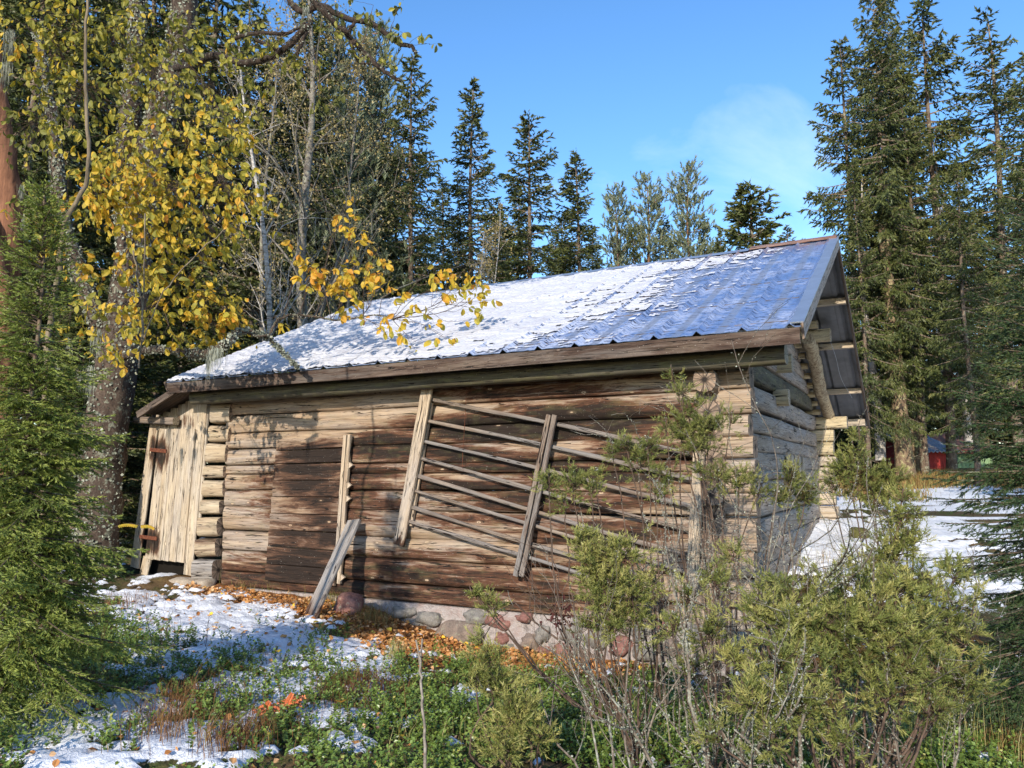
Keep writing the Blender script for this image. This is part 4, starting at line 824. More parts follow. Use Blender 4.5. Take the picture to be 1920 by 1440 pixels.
def pine_meshes(h, R, bf, seed):
    rs = np.random.RandomState(seed); TP, TD, TA = [], [], []; cr = MB(); z = bf * h
    while z < h:
        q = (h - z) / (h * (1 - bf)); Lb = R * (0.2 + q ** .8 * .9)
        for b in range(rs.randint(3, 6)):
            az = rs.rand() * 6.28; Lk = Lb * rs.uniform(.6, 1.1); hd = np.array([math.cos(az), math.sin(az), 0]); el = rs.uniform(.35, .8)
            for c in range(max(4, int(Lk * 22))):
                u = rs.uniform(.25, 1); off = rs.normal(0, .12 + .1 * Lk, 3) * [1, 1, .5]; P = np.array([0, 0, z]) + hd * Lk * u + [0, 0, Lk * el * u * u] + off
                TP.append(P); TD.append(nrm(hd * .5 + [0, 0, 1.0] + rs.normal(0, .4, 3))); TA.append(rs.uniform(.2, .9))
            e1 = np.array([0, 0, z]) + hd * Lk * .6 + [0, 0, Lk * el * .36]; e2 = np.array([0, 0, z]) + hd * Lk + [0, 0, Lk * el]
            s = np.array([0, 0, .014]); cr.add([np.array([0, 0, z]) + s, np.array([0, 0, z]) - s, e1 - s * .7, e1 + s * .7, e2], [[0, 1, 2], [0, 2, 3], [3, 2, 4]], mi=1)
        z += rs.uniform(.25, .45)
    needles(cr, np.array(TP), np.array(TD), 0.26, 18, 0.13, 0.036, 0.75, rs, np.array(TA), vary=.12)
    tk = MB(); zz = np.linspace(-.4, h - .1, 14); tube(tk, np.stack([.05 * np.sin(zz), .05 * np.cos(zz * .7), zz], 1), .12 * (1 - np.clip(zz, 0, h) / h) ** .8 + .01, 8, seed=seed)
    return cr.mesh('crown', [M_PIN, M_TPIN]), tk.mesh('trunk', [M_TPIN], True)
def leaf_quads(mb, P, rs, size, att, mi=0):
    n = len(P); R = frames(rs.normal(size=(n, 3)) + [0, 0, -.6], rs=rs, scale=size * rs.uniform(.7, 1.3, n))
    scatter(mb, [(0, 0, 0), (-.38, .5, .06), (0, 1, 0), (.38, .5, .06)], [[0, 3, 2], [0, 2, 1]], R, P, att, mi)
def birch_meshes(h, seed, lean=0.0, tr=.1, spread=1.0, nleaf=2500, tmat=None, lmat=None, start=.3, leafsize=.06):
    rs = np.random.RandomState(seed); tk = MB(); cr = MB(); zz = np.linspace(-.4, h, 18); ln = lean * (zz / h) ** 1.2 * h
    tp = np.stack([ln + .10 * np.sin(zz * .8 + seed), .12 * np.sin(zz * .6 + 2 * seed), zz], 1); tube(tk, tp, tr * (1 - np.clip(zz, 0, h) / h * .9) + .004, 9, lump=.05, seed=seed)
    tips = []
    for b in range(int(30 * spread) + 8):
        f = start + (1 - start) * rs.rand() ** .9; i = f * 17; i0 = min(int(i), 16); p = tp[i0] + (tp[i0 + 1] - tp[i0]) * (i - i0); az = rs.rand() * 6.28; l = (1.15 - f) * h * .32 * spread * rs.uniform(.6, 1.2)
        d = np.array([math.cos(az) * .75, math.sin(az) * .75, 1.0]); pts = [p]
        for s in range(5): d = nrm(d + rs.normal(0, .16, 3) + [0, 0, -.02]); pts.append(pts[-1] + d * l / 5)
        pts = np.array(pts); r0 = tr * .32 * (1.1 - f) + .004; tube(tk, pts, np.linspace(r0, .004, 6), 4, seed=b, caps=False)
        for s in range(6):
            j = rs.randint(1, 5); pp = pts[j] + (pts[j + 1] - pts[j]) * rs.rand(); dd = nrm((pts[j + 1] - pts[j]) + rs.normal(0, .25, 3) * l); q = [pp]
            for t in range(4): dd = nrm(dd + rs.normal(0, .22, 3) + [0, 0, -.05]); q.append(q[-1] + dd * l * .11)
            tube(tk, np.array(q), np.linspace(.006, .002, 5), 3, caps=False); tips += q[1:]
            for v in range(3):
                e = q[rs.randint(1, 5)]; g = e + nrm(rs.normal(0, 1, 3) + [0, 0, .3]) * l * .12; sd = np.array([.0025, .001, 0]); tk.add([e - sd, e + sd, g], [[0, 1, 2]]); tips.append((e + g) / 2); tips.append(g)
    if nleaf:
        tips = np.array(tips); P = tips[rs.randint(0, len(tips), nleaf)] + rs.normal(0, .05, (nleaf, 3)); leaf_quads(cr, P, rs, leafsize, rs.rand(nleaf))
    return (cr.mesh('crown', [lmat or M_BLF]) if nleaf else None), tk.mesh('trunk', [tmat or M_TBIR], True)
def place_tree(name, meshes, x, y, label, cat, group, sc=1.0, rz=None, z=None, sz=None):
    cm, tm = meshes; z = gz(x, y)[0] if z is None else z
    r = thing(name, label, cat, (x, y, z - 0.05), group); r.rotation_euler = (0, 0, rs1.rand() * 6.28 if rz is None else rz); r.scale = (sc, sc, sz or sc)
    for nm, me in (('crown', cm), ('trunk', tm)):
        if me is None: continue
        o = bpy.data.objects.new(nm, me); COL.objects.link(o); o.parent = r
    return r
rs1 = np.random.RandomState(77)
def X_at(px, y): return px3(px, 700, y)[0]
SPV = [spruce_meshes(15, 2.6, .10, 11, k=10), spruce_meshes(15, 2.1, .18, 12, thin=.08), spruce_meshes(15, 2.2, .2, 13, sag=.65, wh=.28, thin=.08), spruce_meshes(15, 2.6, .25, 14, thin=.25, wh=.38), spruce_meshes(15, 1.9, .12, 15, wh=.26),
       spruce_meshes(15, 2.4, .22, 16, sag=.75, wh=.27, k=9, thin=.08), spruce_meshes(8, 2.2, .05, 17, sag=.3, wh=.2)]
PNV = [pine_meshes(13, 1.7, .3, 21), pine_meshes(13, 1.5, .25, 22)]
def top_scale(px, py, y, h):
    """scale that puts a tree's tip of height h at this pixel row when it stands y metres away"""
    p = px3(px, py, y); return (p[2] - gz(p[0], y)[0]) / h, p[0]
SPR = [ # px, py of tip, distance, variant, width factor, label
    (885, 152, 27, 1, .95, 'tall spruce with brown lower crown behind the middle of the roof'), (992, 208, 29, 0, 1.05, 'broad full dark spruce just right of the brown-crowned one'),
    (1080, 280, 31, 4, 1.05, 'narrow sparse spruce between the full spruce and the pale pines'), (772, 98, 24, 1, .9, 'very tall columnar spruce left of the brown-crowned one'),
    (1405, 340, 26, 6, 1.0, 'small bushy twin-tipped spruce rising just behind the roof ridge'), (1350, 425, 32, 4, .6, 'smallest dark spruce tip showing beside the pines'),
    (700, 130, 27, 4, 1.0, 'dark spruce behind the grey birch trunk'), (1575, 72, 24, 2, .92, 'leftmost tall spruce of the right stand with long side branches'), (1640, 88, 27, 4, 1.2, 'slim spruce behind the leftmost of the right stand'),
    (1727, -5, 25, 5, .98, 'tallest and densest spruce in the middle of the right stand'), (1690, 130, 23, 2, .95, 'shorter spruce tucked against the tallest one on the right'), (1848, 20, 24, 3, 1.05, 'thin open-crowned spruce with bare grey branches on the right'),
    (1790, 300, 21, 2, .9, 'bushy lower spruce below the tallest one on the right'), (1930, 90, 15, 5, .95, 'dark spruce cut by the right edge of the picture'), (1600, 300, 22, 2, .8, 'drooping spruce directly behind the gable end'), (1660, 330, 22.5, 5, .8, 'low dense spruce behind the drooping one by the gable')]
for (px, py, y, v, wf, lab) in SPR:
    hh = 8 if v == 6 else 15; s, x = top_scale(px, py, y, hh); place_tree('spruce_tree', SPV[v], x, y, lab, 'spruce', 'spruces standing behind the barn', s * wf, sz=s)
for (px, py, y, v, lab) in [(1155, 358, 38, 1, 'pale leftmost of the three grey-green pines'), (1213, 338, 38, 0, 'middle one of the three grey-green pines'), (1288, 318, 36, 0, 'tallest and rightmost of the three grey-green pines')]:
    s, x = top_scale(px, py, y, 13); place_tree('pine_tree', PNV[v], x, y, lab, 'pine', 'young pines beyond the roof', s)
# dense stand on the left and the dark wood behind the right stand
k = 0
for (px, py, y) in [(-60, -260, 17), (40, -300, 20), (110, -200, 24), (170, -350, 18), (240, -120, 26), (300, -220, 21), (360, -60, 25), (410, -160, 20), (470, -40, 24), (500, 150, 23), (545, 120, 26), (600, 170, 24), (650, 160, 30), (690, 230, 31), (520, 60, 27), (580, -20, 22), (640, 120, 28), (20, -100, 28), (200, -80, 31), (330, 40, 33), (450, 90, 34), (560, 170, 35), (660, 240, 36), (-150, -300, 19), (90, -260, 16),
                    (745, 300, 36), (830, 330, 38), (940, 420, 40), (1040, 440, 42), (860, 400, 37), (925, 375, 35), (1055, 395, 36), (1110, 425, 38), (1185, 430, 37), (1245, 405, 40), (1320, 410, 38), (1345, 450, 36), (1440, 440, 38), (1475, 425, 41), (970, 350, 39)]:
    s, x = top_scale(px, py, y, 15); k += 1
    place_tree('spruce_tree', SPV[[2, 0, 5, 1, 2, 4][k % 6]], x, y, 'dark spruce in the dense wood behind the left half of the barn', 'spruce', 'spruces of the dense wood on the left', s * rs1.uniform(.85, 1.1), sz=s)
for (px, py, y) in [(1560, 520, 42), (1620, 480, 45), (1680, 420, 40), (1740, 450, 46), (1800, 380, 43), (1860, 350, 45), (1925, 300, 42), (1990, 300, 40), (1580, 600, 36), (1655, 560, 38), (1830, 540, 37), (1900, 520, 36), (1770, 560, 39)]:
    s, x = top_scale(px, py, y, 15); k += 1
    place_tree('spruce_tree', SPV[[2, 5, 0][k % 3]], x, y, 'dark spruce of the wood behind the red and green sheds', 'spruce', 'spruces of the wood behind the sheds', s * 1.5, sz=s)
# undergrowth spruces close behind the barn's left end: dark mass at the foot of the wood
for (px, py, y) in [(230, 520, 15), (300, 600, 16.5), (350, 480, 19), (420, 520, 18), (480, 430, 20), (560, 450, 22), (160, 560, 14), (640, 420, 24), (720, 470, 25), (800, 500, 26)]:
    s, x = top_scale(px, py, y, 8); place_tree('young_spruce', SPV[6], x, y, 'low bushy spruce filling the foot of the wood behind the barn', 'spruce', 'low spruces at the foot of the left wood', s * 1.1, sz=s)
for (px, py, y) in [(1560, 690, 36), (1600, 720, 33), (1640, 700, 37), (1675, 740, 34), (1700, 690, 38), (1735, 720, 40), (1770, 690, 41), (1805, 730, 39), (1840, 700, 42), (1880, 710, 38), (1925, 700, 37), (1960, 690, 35), (1540, 740, 32)]:
    s, x = top_scale(px, py, y, 8); place_tree('young_spruce', SPV[6], x, y, 'low dark spruce closing the gaps in the wood behind the sheds', 'spruce', 'low spruces behind the sheds', s * 1.7, sz=s)
# far trunks of pines seen as dark vertical lines
for (px, py, y, lab) in [(618, 40, 23, 'thin dark pine trunk right of the grey birch'), (702, 60, 25, 'straight dark pine trunk left of the tall columnar spruce')]:
    s, x = top_scale(px, py, y, 13); place_tree('pine_tree', PNV[0], x, y, lab, 'pine', 'bare pine trunks in the left wood', s)
# deciduous trees
BV = birch_meshes
for (px, y, h, lean, tr, sp, nl, tm, ls, lab) in [
    (531, 15.5, 10.5, -.10, .085, .8, 500, M_TBIR, .05, 'white birch trunk leaning left beside the roof end'), (572, 17, 13, -.01, .17, 1.1, 4500, M_TGRY, .055, 'grey-barked birch with a wide airy crown of small brown leaves'),
    (640, 18.5, 11.5, .02, .08, 1.0, 3500, M_TGRY, .05, 'slim tree with thinning yellow leaves right of the grey birch'), (905, 25, 8.5, .0, .05, .8, 1500, M_TBIR, .06, 'left one of two thin white birches above the roof'),
    (918, 25.6, 9.5, .03, .05, .8, 1200, M_TBIR, .06, 'right one of two thin white birches above the roof'), (470, 19, 12, .03, .09, .8, 1800, M_TGRY, .055, 'grey tree half hidden by yellow willow leaves'),
    (1646, 23.0, 9, -.02, .16, .5, 300, M_TBIR, .06, 'pale lichened trunk first right of the gable corner'), (1815, 25.0, 11, -.06, .17, .5, 300, M_TBIR, .06, 'white birch trunk leaning over the green shed'), (1778, 30.0, 9, 0, .12, .5, 300, M_TBIR, .06, 'short pale trunk behind the red shed roof')]:
    x = px3(px, 800, y)[0]; place_tree('birch_tree', BV(h, int(px), lean, tr, sp, nl, tm, None, .3 if px < 1500 else .55, ls), x, y, lab, 'birch', 'birches around the barn', 1.0, rz=0.0)
# bare trunks of the right stand
for (px, y, r, lab) in [(1696, 22.5, .24, 'thick mossy spruce trunk left of the red shed'), (1722, 24.0, .17, 'dark trunk between the thick trunk and the red shed')]:
    x = px3(px, 850, y)[0]; z = gz(x, y)[0]; mb = MB(); zz = np.linspace(-.3, 7.5, 14); tube(mb, np.stack([-.03 * zz, 0 * zz, zz], 1), r * (1 - zz * .06) + .16 * np.exp(-np.clip(zz + .2, 0, 9) * 2.2), 12, lump=.08, seed=px)
    t = thing('spruce_tree', lab, 'tree', (x, y, z), 'bare trunks by the sheds'); o = bpy.data.objects.new('trunk', mb.mesh('trunk', [bark('trunk_bark_%d' % px, (0.24, 0.17, 0.11), (0.08, 0.05, 0.035), (0.34, 0.30, 0.16), .35, 9, .5)], True)); COL.objects.link(o); o.parent = t
    c = bpy.data.objects.new('crown', SPV[2][0]); COL.objects.link(c); c.parent = t; c.location = (-.15, 0, 2.0); c.scale = (.7, .7, .9)

# ------------------------------------------------------------------ sheds
def shed(label, x0, x1, ytop, ybot, y, col, roofcol, corr, name):
    a = px3(x0, ybot, y); b = px3(x1, ybot, y); zb = gz((a[0] + b[0]) / 2, y)[0] - .2; zt = px3(x0, ytop, y)[2]; D = 2.6
    t = thing(name, label, 'shed', (a[0], y, zb)); wall = wood('painted_boards_' + name, tuple(c * 1.1 for c in col), col, knots=False, crack=.3, grey=0.05)
    n = int((b[0] - a[0]) / .16)
    for i in range(n):
        xx = a[0] + (b[0] - a[0]) * (i + .5) / n; mb = MB(); beam(mb, (xx, y + .004 * (i % 2), zb), (xx, y + .004 * (i % 2), zt), (b[0] - a[0]) / n / 2 * .98, .014, up=(0, -1, 0), cham=.004, seg=3, amp=.002); mb.build('plank', [wall, wall], t)
    mb = MB()
    for yy in (y + .05, y + D): 
        mb.add([(a[0], yy, zb), (b[0], yy, zb), (b[0], yy, zt + .05), (a[0], yy, zt + .05)], [[0, 1, 2, 3]])
    for xx in (a[0], b[0]): mb.add([(xx, y + .05, zb), (xx, y + D, zb), (xx, y + D, zt + .5), (xx, y + .05, zt)], [[0, 1, 2, 3]])
    mb.build('wall', [wall, wall], t)
    for xx in (a[0] + .05, b[0] - .05):
        mb = MB(); beam(mb, (xx, y - .03, zb), (xx, y - .03, zt), .05, .02, up=(0, -1, 0), cham=.004, seg=3, amp=.001); mb.build('corner_board', [wall, wall], t)
    mb = MB(); xs_ = np.linspace(a[0] - .2, b[0] + .25, 120); rr = .025 * np.sin(xs_ * 2 * np.pi / .15) * corr
    V = np.concatenate([np.stack([xs_, np.full(120, y - .3), zt - .02 + rr], 1), np.stack([xs_, np.full(120, y + D + .2), zt + .85 + rr], 1)]); e0 = np.arange(119); F = np.stack([e0, e0 + 1, e0 + 121, e0 + 120], 1)
    mb.add(V, F); mb.add(V - [0, 0, .02 + .06 * (1 - corr)], F[:, ::-1]); mb.add(np.concatenate([V[:120], V[:120] - [0, 0, .02 + .06 * (1 - corr)]]), F); mb.build('roof', [roofcol], t)
    if not corr:
        mb = MB(); beam(mb, (a[0] - .2, y - .31, zt - .03), (b[0] + .25, y - .31, zt - .03), .015, .08, cham=.004, seg=4, amp=.002); mb.build('fascia_board', [plain('red_trim', (.20, .05, .035)), M_END], t)
shed('small red plank shed with a corrugated roof beyond the snowy field', 1726, 1786, 846, 891, 29, (0.42, 0.05, 0.04), plain('pale_corrugated_roof', (.35, .36, .38), .6), 1.0, 'red_shed')
shed('green shed with red-brown roof edge right of the red shed', 1789, 1862, 846, 886, 33, (0.22, 0.34, 0.17), plain('brown_roofing', (.16, .08, .06)), 0.0, 'green_shed')
def rock(px, py, rx, rz, lab, mat=None, name='rock', cat='rock', group=None):
    p = on_ground(px, py); d = p[1]; mb = MB(); boulder(mb, (0, 0, rz / F_PX * d * .5), rx / F_PX * d, rx / F_PX * d * .8, rz / F_PX * d, seed=px % 37, amp=.35); o = mb.build(name, [mat or M_ROCK], smooth=True); o.location = tuple(p); tag(o, lab, cat, group); return o
rock(1735, 906, 20, 12, 'dark angular boulder in front of the red shed'); rock(1690, 902, 24, 8, 'low brown root mound at the foot of the thick trunk', plain('root_brown', (.16, .09, .06)), 'root_mound', 'roots'); rock(1660, 893, 14, 7, 'small stone left of the root mound')
rock(1850, 900, 10, 7, 'little pale stone right of the dark boulder', stone_mat('pale_stone', (.4, .38, .36), (.55, .53, .5)))
rock(1612, 1012, 18, 14, 'mossy hummock in the snow by the barn corner', plain('moss', (.09, .085, .03), .95, .1, .5, 30), 'moss_hummock', 'hummock')
rock(655, 1152, 26, 22, 'reddish half-buried boulder in the fallen leaves by the footing', M_SR)
# ------------------------------------------------------------------ near conifers with real needles
def near_spruce(mbc, mbt, base, h, R, seed, wh=.10, sag=.35, k=11, nl=.024, nw=.0078, hang=.9, ymin=None, lat=.048, zlo=.12, att0=.35, keep=None, rpow=.8):
    rs = np.random.RandomState(seed); P_, D_, L_, A_t = [], [], [], []
    base = np.asarray(base, float); z = zlo; 
    while z < h - .05:
        q = (h - z) / h; Lb = R * q ** rpow
        for b in range(rs.randint(7, 11)):
            az = rs.rand() * 6.28; Lk = Lb * rs.uniform(.45, 1.15) + .05; hd = np.array([math.cos(az), math.sin(az), 0.]); el = 1.0 * (1 - q) ** 1.6 - .22; z0 = z + rs.uniform(-.06, .06)
            tipv = base + hd * Lk + [0, 0, z0]
            if keep is not None and not keep(tipv): continue
            c0 = base + [0, 0, z0]; bend = rs.normal(0, .08) * Lk; sdv = np.array([-hd[1], hd[0], 0])
            def pt(u):
                u = np.asarray(u, float); return c0 + hd * (Lk * u)[..., None] + sdv * (bend * u * u)[..., None] + np.array([0, 0, 1.]) * (Lk * (el * u - sag * u * u + sag * .75 * u ** 3))[..., None]
            uu = np.linspace(0, 1, 8); tube(mbt, pt(uu), np.linspace(.004 + .007 * Lk, .0018, 8), 4, mi=0, caps=False)
            m = max(3, int(Lk * .85 / lat)) * 2; u = .06 + .94 * (np.arange(m) // 2 + rs.rand(m) * .6) / (m / 2); u = np.minimum(u, .99)
            P = pt(u); fw = nrm(pt(u + .02) - pt(u - .02)); sg = np.where(np.arange(m) % 2 == 0, 1., -1.)[:, None]
            D = nrm(fw * rs.uniform(.55, .95, (m, 1)) + sdv * sg * rs.uniform(.5, .9, (m, 1)) + np.array([0, 0, 1.]) * rs.uniform(-hang, .0, (m, 1)))
            Ll = (.05 + .36 * Lk * np.minimum(1, (1 - u) * 1.2 + .05)) * rs.uniform(.7, 1.1, m); Ll = np.minimum(Ll, .42); tone = att0 + rs.normal(0, .08)
            # each lateral: chain of shoots with side shoots
            for i in range(m):
                ns = max(1, int(Ll[i] / .07)); st = np.arange(ns)[:, None] * (Ll[i] / ns); pd = D[i] + np.array([0, 0, -1.]) * (np.arange(ns)[:, None] * .05)
                q0 = P[i] + D[i] * st; P_.append(q0); D_.append(pd); L_.append(np.full(ns, Ll[i] / ns * 1.1)); A_t.append(np.full(ns, tone) + .2 * np.arange(ns) / ns + .1 * u[i])
                if ns > 1:
                    w = nrm(np.cross(D[i], [0, 0, 1.])); n2 = (ns) * 2; s2 = np.where(np.arange(n2) % 2 == 0, 1., -1.)[:, None]
                    q2 = P[i] + D[i] * (rs.rand(n2, 1) * Ll[i] * .9); P_.append(q2); D_.append(nrm(D[i] * .8 + w * s2 * .7 + rs.normal(0, .12, (n2, 3)) + [0, 0, -.15])); L_.append(rs.uniform(.035, .075, n2)); A_t.append(np.full(n2, tone) + rs.uniform(0, .3, n2))
            n3 = max(2, int(Lk / .07)); u3 = np.linspace(.3, .93, n3); P_.append(pt(u3)); D_.append(nrm(pt(u3 + .03) - pt(u3))); L_.append(np.full(n3, Lk * .75 / n3)); A_t.append(np.full(n3, tone + .1))
        z += wh * rs.uniform(.8, 1.2)
    P_.append(np.array([base + [0, 0, h - .15]])); D_.append(np.array([[0, 0, 1.]])); L_.append(np.array([.2])); A_t.append(np.array([.6]))
    P_ = np.concatenate(P_); needles(mbc, P_, np.concatenate(D_), np.concatenate(L_), k, nl, nw, .62, rs, np.clip(np.concatenate(A_t), 0, 1), stem=.0016, upbias=.3, vary=.08)
    return len(P_)
def near_tree(name, label, base, h, R, seed, mat, **k):
    t = thing(name, label, 'spruce', base); mc, mt = MB(), MB(); near_spruce(mc, mt, base, h, R, seed, **k)
    zz = np.linspace(-.1, h * .97, 12); tube(mt, np.asarray(base) + np.stack([.015 * np.sin(zz * 3), .015 * np.cos(zz * 2), zz], 1), .007 + .020 * (1 - zz / h) * h / 3.5, 8, lump=.08, seed=seed)
    mc.build('crown', [mat, M_TWIG], t); mt.build('trunk', [M_TSPR], t, smooth=True); return t
bl = np.array([px3(52, 900, 5.2)[0], 5.2, 0.]); bl[2] = gz(bl[0], bl[1])[0]
near_tree('young_spruce', 'big green young spruce at the left edge in front of the willow trunk', bl, 3.45, .86, 5, M_SPRN, zlo=.30, wh=.072, hang=.7, rpow=.9, keep=lambda p: proj(p)[0] > -160)
br = np.array([px3(1985, 900, 5.2)[0], 5.2, 0.]); br[2] = gz(br[0], br[1])[0]
near_tree('young_spruce', 'dark open-branched spruce at the right edge', br, 3.5, .95, 9, M_SPRD, wh=.12, sag=.3, lat=.065, k=9, hang=.6, keep=lambda p: proj(p)[0] < 2150, rpow=.55, att0=.3)

def lichen_on(mb, pts, n, rs, size=.014, spread=.012, mi=0, att=None):
    pts = np.asarray(pts); i = rs.randint(0, len(pts) - 1, n); f = rs.rand(n, 1); P = pts[i] * (1 - f) + pts[i + 1] * f + rs.normal(0, spread, (n, 3))
    R = frames(rs.normal(size=(n, 3)), rs=rs, scale=size * rs.uniform(.5, 1.5, n))
    scatter(mb, [(0, 0, 0), (-.5, .4, .1), (-.2, 1, .3), (.3, .8, -.1), (.5, .3, .2)], [[0, 4, 3], [0, 3, 2], [0, 2, 1]], R, P, rs.rand(n) if att is None else att, mi)
def juniper(label, base, tufts, seed, lich=0, nl=.023, nw=.0050, k=13, cat='juniper', dens=2.0, stemr=.012, name='juniper_bush', bare=0, tone=0.0):
    """base = (px, distance); tufts = (px, py, radius px, distance, density, tone)"""
    rs = np.random.RandomState(seed); bx = px3(base[0], 1000, base[1])[0]; b = np.array([bx, base[1], gz(bx, base[1])[0]])
    t = thing(name, label, cat, b); mc, mt, ml = MB(), MB(), MB(); P_, D_, L_, A_t = [], [], [], []; stems = []
    for (px, py, rp, y, dn, tn) in tufts:
        c = px3(px, py, y); r = rp / F_PX * y; mid = b * .45 + c * .55 + [rs.normal(0, .06), rs.normal(0, .05), -.10]
        st = smooth_path([b + rs.normal(0, .02, 3) * [1, 1, 0], mid, c - [0, 0, r * .2], c + [0, 0, r * .6]], 6, .006, rs); tube(mt, st, np.linspace(stemr * .7, .0022, len(st)), 5, caps=False, lump=.15, seed=seed); stems.append(st)
        tn = tn + rs.normal(0, .06); dn = dn * rs.uniform(.6, 1.3); ns = int(max(12, 30 * dn * dens * (rp / 60) ** 1.15)); ax = nrm(c - mid)
        for s in range(ns):
            o = rs.normal(0, .42, 3) * r * [1, .9, .9]; dr = nrm(o / r * .9 + ax * .35 + [0, 0, .22] + rs.normal(0, .5, 3)); p0 = c + o * .8 - dr * r * .2; Ls = r * rs.uniform(.45, .95)
            Ls = min(Ls, .28); m = max(3, int(Ls / .018)); u = np.sort(rs.rand(m)); cur = dr * u[:, None] * Ls + np.array([0, 0, -.3]) * (u[:, None] ** 2) * Ls
            sd = nrm(np.cross(dr, rs.normal(size=(m, 3)))); P_.append(p0 + cur); D_.append(nrm(dr * .75 + sd * .65 * (1.1 - u[:, None]) + [0, 0, .1])); L_.append(rs.uniform(.03, .07, m)); inner = np.linalg.norm(o) / r
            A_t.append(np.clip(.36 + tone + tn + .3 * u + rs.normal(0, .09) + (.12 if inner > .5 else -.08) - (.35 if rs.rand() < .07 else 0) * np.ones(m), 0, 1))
            if s % 2 == 0: tube(mt, np.array([c - [0, 0, r * .3 * rs.rand()], (p0 + c) / 2 - [0, 0, .01], p0, p0 + dr * Ls]), [.003, .0026, .0022, .001], 3, caps=False)
    for s in range(int(bare * .35)):   # bare dead twigs
        st0 = stems[rs.randint(len(stems))]; i = rs.randint(2, len(st0) - 2); d = nrm(rs.normal(0, 1, 3) + [0, 0, .7]); l = rs.uniform(.12, .45); q = [st0[i]]
        for v in range(5): d = nrm(d + rs.normal(0, .22, 3)); q.append(q[-1] + d * l / 5)
        q = np.array(q); tube(mt, q, np.linspace(.0035, .0012, 6), 3, mi=1, caps=False)
        for v in range(3):
            e = q[rs.randint(1, 6)]; g = e + nrm(rs.normal(0, 1, 3)) * l * .3; tube(mt, np.array([e, (e + g) / 2 + rs.normal(0, .006, 3), g]), [.0018, .0015, .0009], 3, mi=1, caps=False)
        if lich: lichen_on(ml, q, int(lich * l * 60), rs, .006, .004)
    if lich:
        for st in stems: lichen_on(ml, st, int(lich * 80), rs, .008, .006)
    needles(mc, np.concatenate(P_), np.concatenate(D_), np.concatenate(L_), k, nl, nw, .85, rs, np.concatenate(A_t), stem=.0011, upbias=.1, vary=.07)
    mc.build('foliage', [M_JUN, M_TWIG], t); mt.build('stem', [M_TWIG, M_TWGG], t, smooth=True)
    if lich: tag(ml.build('lichen', [M_LICH], t), kind='stuff')
    return t
# slender junipers in front of the wall
juniper('slender juniper with a pointed drooping top in front of the right corner logs', (1335, 6.5), [(1262, 705, 14, 6.4, 1.0, .1), (1280, 735, 22, 6.4, 1.1, .1), (1290, 770, 34, 6.4, 1.2, 0), (1275, 805, 36, 6.4, 1.2, 0), (1325, 800, 44, 6.4, 1.2, -.02), (1370, 790, 26, 6.4, .9, .1), (1310, 830, 44, 6.4, 1., -.05), (1250, 800, 18, 6.3, .7, .1)], 101, .4, bare=25)
juniper('lichen-stemmed juniper with a small flat crown left of the slender one', (1235, 6.0), [(1175, 838, 30, 5.9, 1.1, 0), (1215, 838, 28, 5.9, 1.1, 0), (1200, 870, 36, 5.9, 1.2, -.05), (1250, 895, 34, 5.9, 1.1, 0), (1150, 850, 20, 5.9, .8, .1), (1230, 920, 22, 5.9, .8, -.1)], 102, 1.6, bare=45)
juniper('small juniper tuft in front of the rack\'s middle post', (1110, 5.6), [(1030, 905, 28, 5.5, 1.1, .05), (1075, 905, 30, 5.5, 1.2, 0), (1110, 918, 26, 5.5, 1.1, .05), (1060, 945, 26, 5.5, .9, 0), (1120, 895, 16, 5.5, .7, .1)], 103, .7, bare=30)
juniper('bright yellow-green juniper column left of the big juniper mass', (1180, 4.7), [(1095, 1010, 26, 4.6, 1.1, .15), (1120, 1050, 46, 4.6, 1.3, .12), (1165, 1040, 42, 4.6, 1.3, .12), (1130, 1100, 52, 4.6, 1.3, .1), (1185, 1110, 48, 4.6, 1.2, .05), (1150, 1165, 44, 4.6, 1.2, .05), (1105, 1170, 26, 4.6, .9, .05), (1200, 1165, 30, 4.6, .9, 0), (1225, 1090, 24, 4.6, .8, .1)], 104, .5, bare=40)
juniper('juniper sprig on bent stems beside the right foundation stones', (1180, 5.2), [(905, 1125, 24, 5.2, 1.1, .15), (925, 1138, 22, 5.2, 1.0, .1), (890, 1112, 12, 5.2, .8, .2)], 105, 0, bare=14)
juniper('yellowish juniper sprawling over the berry plants at the bottom middle', (985, 4.2), [(905, 1200, 22, 4.3, .9, .15), (915, 1240, 34, 4.2, 1.1, .15), (930, 1290, 46, 4.2, 1.1, .1), (965, 1340, 50, 4.1, 1.1, .12), (945, 1400, 40, 4.1, 1., .1), (890, 1270, 26, 4.2, .9, .1), (1010, 1375, 30, 4.1, .8, .1)], 106, 0, bare=16)
juniper('juniper tufts over the logs at the barn corner', (1350, 5.9), [(1345, 895, 30, 5.8, 1.0, 0), (1385, 905, 34, 5.8, 1.1, 0), (1420, 920, 24, 5.8, .9, 0), (1480, 905, 40, 5.8, 1.2, 0), (1510, 930, 38, 5.8, 1.1, -.05), (1455, 935, 24, 5.8, .9, .05), (1315, 880, 16, 5.8, .8, 0)], 107, 1.4, bare=110)
juniper('green juniper leaning over the far corner of the barn', (1700, 6.6), [(1600, 845, 22, 6.6, 1.1, -.02), (1590, 880, 40, 6.6, 1.3, -.05), (1625, 900, 46, 6.6, 1.3, -.05), (1665, 905, 40, 6.6, 1.2, -.05), (1612, 818, 14, 6.6, .9, .05), (1560, 910, 26, 6.6, .9, -.05), (1640, 945, 36, 6.6, 1., -.1)], 108, .4, bare=25)
